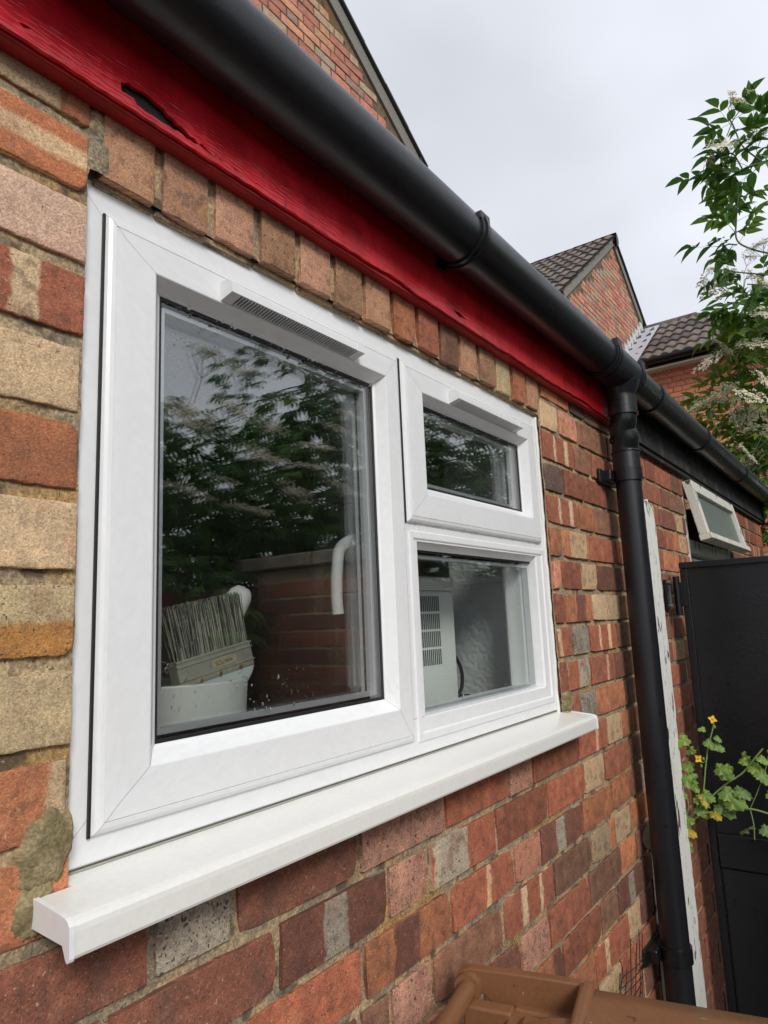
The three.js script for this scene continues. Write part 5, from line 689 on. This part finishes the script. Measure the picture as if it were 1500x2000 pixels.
{
  // where a ray through a pixel of the pane goes after it is turned back at the glass: used only to set flower heads among the leaves at z
  const back = (px, py, z) => { const d = ray(px, py), t = (CAM.z + 0.03 + z + 0.03) / -d.z; return V(CAM.x + d.x * t, CAM.y + d.y * t, z); };
  const heads = [[440, 830], [520, 870], [470, 765], [620, 910], [560, 1000], [655, 880], [680, 850], [700, 790], [430, 975], [500, 940], [610, 1090 - 140], [700, 935], [690, 1010], [395, 740], [350, 855], [640, 985], [480, 1040], [350, 1010], [880, 880], [930, 880], [905, 935], [960, 985], [890, 830], [840, 960]].map(([a, b], i) => back(a, b, 1.86 + 0.1 * (i % 3)));
  bush('elder_tree', 'large elder crowded with cream flower heads, mirrored in the panes', [[V(3.35, 2.2, 2.7), V(0.8, 0.85, 0.6)], [V(4.0, 2.5, 2.6), V(0.9, 1.1, 0.7)], [V(3.9, 3.35, 2.8), V(0.8, 0.5, 0.5)], [V(4.8, 2.4, 2.4), V(0.9, 1.2, 0.7)], [V(2.9, 1.75, 2.5), V(0.7, 0.6, 0.5)], [V(4.4, 1.6, 2.4), V(1.2, 0.7, 0.6)]], 4600, heads, V(3.6, 0, 2.7), 11, [0, 1, 1, 2], 'elders in flower', [[back(590, 830, 2.7), 0.22]]);
  bush('garden_shrub', 'dense dark shrub over the brown fence', [[V(2.25, 2.15, 2.6), V(0.7, 0.8, 0.5)], [V(2.0, 1.6, 2.3), V(0.7, 0.5, 0.45)]], 2000, [], V(1.8, 0, 2.5), 23, [0, 1, 1], undefined);
  bush('garden_shrub', 'low leafy shrub in front of the garden wall end', [[V(2.05, 1.62, 1.86), V(0.16, 0.24, 0.12)]], 150, [], V(2.0, 0, 1.9), 29, [1, 2], undefined);
}

// ---------------------------------------------------------------- yellow-flowered weed growing from the foot of the white board
const weed = thing('celandine', 'green weed with lobed leaves and small yellow flowers by the black gate', 'plant');
{
  const r = rng(303), gm = [[0.2, 0.33, 0.05], [0.27, 0.41, 0.06], [0.16, 0.27, 0.06], [0.55, 0.4, 0.04]].map((c) => phys({ color: lin(...c), map: rep(grain, 9, 9), roughness: 0.55, transmission: 0.3, thickness: 0, side: THREE.DoubleSide })), st = std({ color: lin(0.2, 0.28, 0.09), roughness: 0.7 }), yel = phys({ color: lin(0.85, 0.5, 0.015), roughness: 0.5, transmission: 0.2, thickness: 0, side: THREE.DoubleSide });
  const W = (px, py, x = 2.3) => atX(px, py, x);
  // one round-lobed leaflet outline, domed
  const lobe = (seed, S) => { const q = rng(seed), mb = new MB(), n = 44, c = mb.v(0.5 * S, 0.06 * S, 0, 0.5, 0.5), rim = []; for (let i = 0; i < n; i++) { const a = i / n * 6.2832, k = 0.26 + 0.2 * Math.pow(Math.abs(Math.cos(a * 1.5)), 0.8) + 0.045 * Math.cos(a * 12 + q() * 0.6) + 0.09 * Math.cos(a); const x = 0.5 * S + Math.cos(a) * k * S, z = Math.sin(a) * k * 0.82 * S; rim.push(mb.v(x, -0.14 * S * ((x / S - 0.5) ** 2 * 3 + (z / S) ** 2 * 2) + 0.05 * S * Math.sin(a * 5) + 0.05 * S, z, x / S, z / S + 0.5)); } const mid = rim.map((k) => mb.v((mb.p[3 * k] + 0.5 * S) / 2, (mb.p[3 * k + 1] + 0.06 * S) / 2 + 0.02 * S, mb.p[3 * k + 2] / 2, 0.5, 0.5)); for (let i = 0; i < n; i++) { const j = (i + 1) % n; mb.t(c, mid[j], mid[i]).t(mid[i], mid[j], rim[j]).t(mid[i], rim[j], rim[i]); } return mb.geo(); };
  const lobes = [1, 2, 3].map((s) => lobe(s * 7, 1));
  const leaf = (px, py, size, tilt, mi, x = 2.3) => { const p = W(px, py, x), m = part(weed, 'leaf', lobes[Math.floor(r() * 3)], gm[mi]); m.position.copy(p); m.scale.setScalar(size); const dir = V((r() - 0.7) * 0.5, -0.25 + (r() - 0.5) * 0.5, tilt).normalize(); m.quaternion.copy(orient(dir, (r() - 0.5) * 0.5, V(-0.85, 0.75, 0.1))); };
  const stem = (pts, rad) => part(weed, 'stem', tube(pts, rad, 6), st);
  const base = V(2.31, Y(-0.655), 0.006);
  stem([base, W(1370, 1560), W(1378, 1500), W(1383, 1460), W(1393, 1420), W(1394, 1412)], 0.0022); stem([base, W(1380, 1565), W(1420, 1530), W(1450, 1510), W(1475, 1480), W(1490, 1462)], 0.0026); stem([base, W(1380, 1588), W(1430, 1584), W(1465, 1580), W(1510, 1592)], 0.0028); stem([W(1465, 1580), W(1480, 1545), W(1496, 1500), W(1502, 1470)], 0.0013); stem([W(1465, 1580), W(1472, 1610), W(1474, 1640)], 0.0016); stem([base, W(1345, 1575), W(1340, 1550)], 0.002); stem([W(1383, 1480), W(1372, 1490), W(1367, 1486)], 0.001);
  const L = [[1352, 1438, .055, -.4, 1], [1372, 1442, .05, .5, 0], [1362, 1460, .045, -.4, 0], [1385, 1452, .045, .5, 0], [1382, 1424, .035, -.3, 1], [1392, 1436, .04, .6, 0], [1365, 1500, .07, -.5, 0], [1388, 1500, .075, .5, 0], [1400, 1510, .08, .6, 2], [1372, 1525, .08, -.4, 0], [1395, 1540, .09, .4, 0], [1405, 1560, .085, .3, 0], [1425, 1540, .09, .6, 2], [1390, 1560, .08, .2, 2], [1430, 1490, .06, -.3, 1], [1445, 1480, .06, .2, 1], [1455, 1490, .075, .6, 1], [1470, 1500, .06, .5, 0], [1465, 1470, .05, -.2, 1], [1475, 1475, .045, .6, 1], [1485, 1515, .05, .5, 0], [1340, 1540, .07, -.3, 1], [1350, 1552, .07, .4, 1], [1338, 1560, .065, -.4, 1], [1352, 1570, .06, .3, 0], [1345, 1525, .05, .3, 0], [1362, 1545, .06, .3, 0], [1372, 1545, .05, .1, 3], [1386, 1582, .07, .35, 3], [1330, 1618, .07, .25, 3], [1338, 1640, .06, .2, 0], [1352, 1590, .05, -.2, 0], [1470, 1625, .07, -.1, 2], [1478, 1612, .05, .5, 2], [1498, 1585, .05, .5, 2], [1490, 1545, .05, .5, 1], [1338, 1505, .05, .1, 0], [1266, 1600, .035, -.2, 0]];
  for (const [px, py, s, t, m] of L) leaf(px, py, s * (0.6 + 0.4 * r()), t, m);
  const flower = (px, py, tilt) => { const o = new THREE.Group(); o.name = 'flower'; weed.add(o); o.position.copy(W(px, py)); o.rotation.set(tilt, 0.3, 0.9); for (let i = 0; i < 4; i++) { const mb = new MB(); leaflet(mb, V(0, 0, 0), V(Math.cos(i * 1.571), 0.15, Math.sin(i * 1.571)).normalize(), V(0, 1, 0), 0.014, 0.011, -0.3); part(o, 'petal', mb.geo(), yel); } part(o, 'centre', rod(V(0, -0.004, 0), V(0, 0.006, 0), 0.0018, 6), st); };
  flower(1391, 1406, 0.4); flower(1363, 1482, 0.9);
  for (const [px, py] of [[1374, 1482], [1370, 1496], [1396, 1420], [1500, 1468]]) { const g = new THREE.SphereGeometry(0.0035, 8, 6); g.scale(1, 1.5, 1); part(weed, 'bud', g, gm[1]).position.copy(W(px, py)); }
}
{ // dead leaf caught behind the pipe
  const g = lobeLeaf(); function lobeLeaf() { const mb = new MB(); leaflet(mb, V(0, 0, 0), V(0, 1, 0.2).normalize(), V(-0.8, 0, 0.6).normalize(), 0.075, 0.05, 0.7); return mb.geo(); }
  const o = part(scene, 'dead_leaf', g, phys({ color: lin(0.28, 0.21, 0.15), roughness: 0.9, side: THREE.DoubleSide })); o.position.copy(atZ(1268, 1660, 0.012)); tag(o, 'curled brown dead leaf stuck to the brick beside the downpipe', 'leaf');
}

// ---------------------------------------------------------------- rain drops still hanging on the frame
{
  const g = new THREE.SphereGeometry(1, 10, 6, 0, Math.PI * 2, 0, Math.PI / 2), list = [], r = rng(909), q = new THREE.Quaternion();
  const face = (x0, x1, y0, y1, z, n, nrm, s0, s1) => { for (let i = 0; i < n; i++) { const t = r(), s = s0 + (s1 - s0) * r() * r(); list.push([V(x0 + (x1 - x0) * r(), y0 + (y1 - y0) * t, Array.isArray(z) ? z[0] + (z[1] - z[0]) * t : z), nrm, s]); } };
  const down = V(0, -0.77, 0.64);
  face(0.44, 0.83, Y(0.3765), Y(0.3635), [-0.0085, -0.0232], 150, down, 0.0008, 0.0034); face(0.98, 1.37, Y(0.3765), Y(0.3635), [-0.0085, -0.0232], 120, down, 0.0008, 0.003); face(0.95, 1.43, Y(0.1315), Y(0.1205), [-0.0145, -0.026], 90, down, 0.0008, 0.0028); face(0.915, 1.43, Y(0.159), Y(0.161), -0.011, 60, V(0, -0.6, 0.8), 0.0012, 0.004);
  face(0.46, 0.5, Y(-0.09), Y(0.1), -0.0298, 40, V(0, 0, 1), 0.0008, 0.003); face(0.46, 0.7, Y(-0.105), Y(-0.05), -0.0298, 60, V(0, 0, 1), 0.0008, 0.0026); face(0.46, 0.8, Y(0.31), Y(0.355), -0.0298, 60, V(0, 0, 1), 0.0008, 0.0024); face(1.0, 1.4, Y(-0.16), Y(-0.13), -0.0328, 70, V(0, 0, 1), 0.0005, 0.002); face(0.8, 0.82, Y(-0.1), Y(0.34), -0.0298, 70, V(0, 0, 1), 0.0005, 0.0018);
  const im = new THREE.InstancedMesh(g, dropMat, list.length); im.name = 'rain_drops'; list.forEach(([p, n, s], i) => im.setMatrixAt(i, new THREE.Matrix4().compose(p, q.setFromUnitVectors(up0, n).clone(), V(s, s * 0.55, s * (1 + 0.4 * r()))))); shadow(im); scene.add(stuff(im)); tag(im, 'rain drops beaded on the white frame and panes', 'water drops');
}
renderer.render(scene, camera);
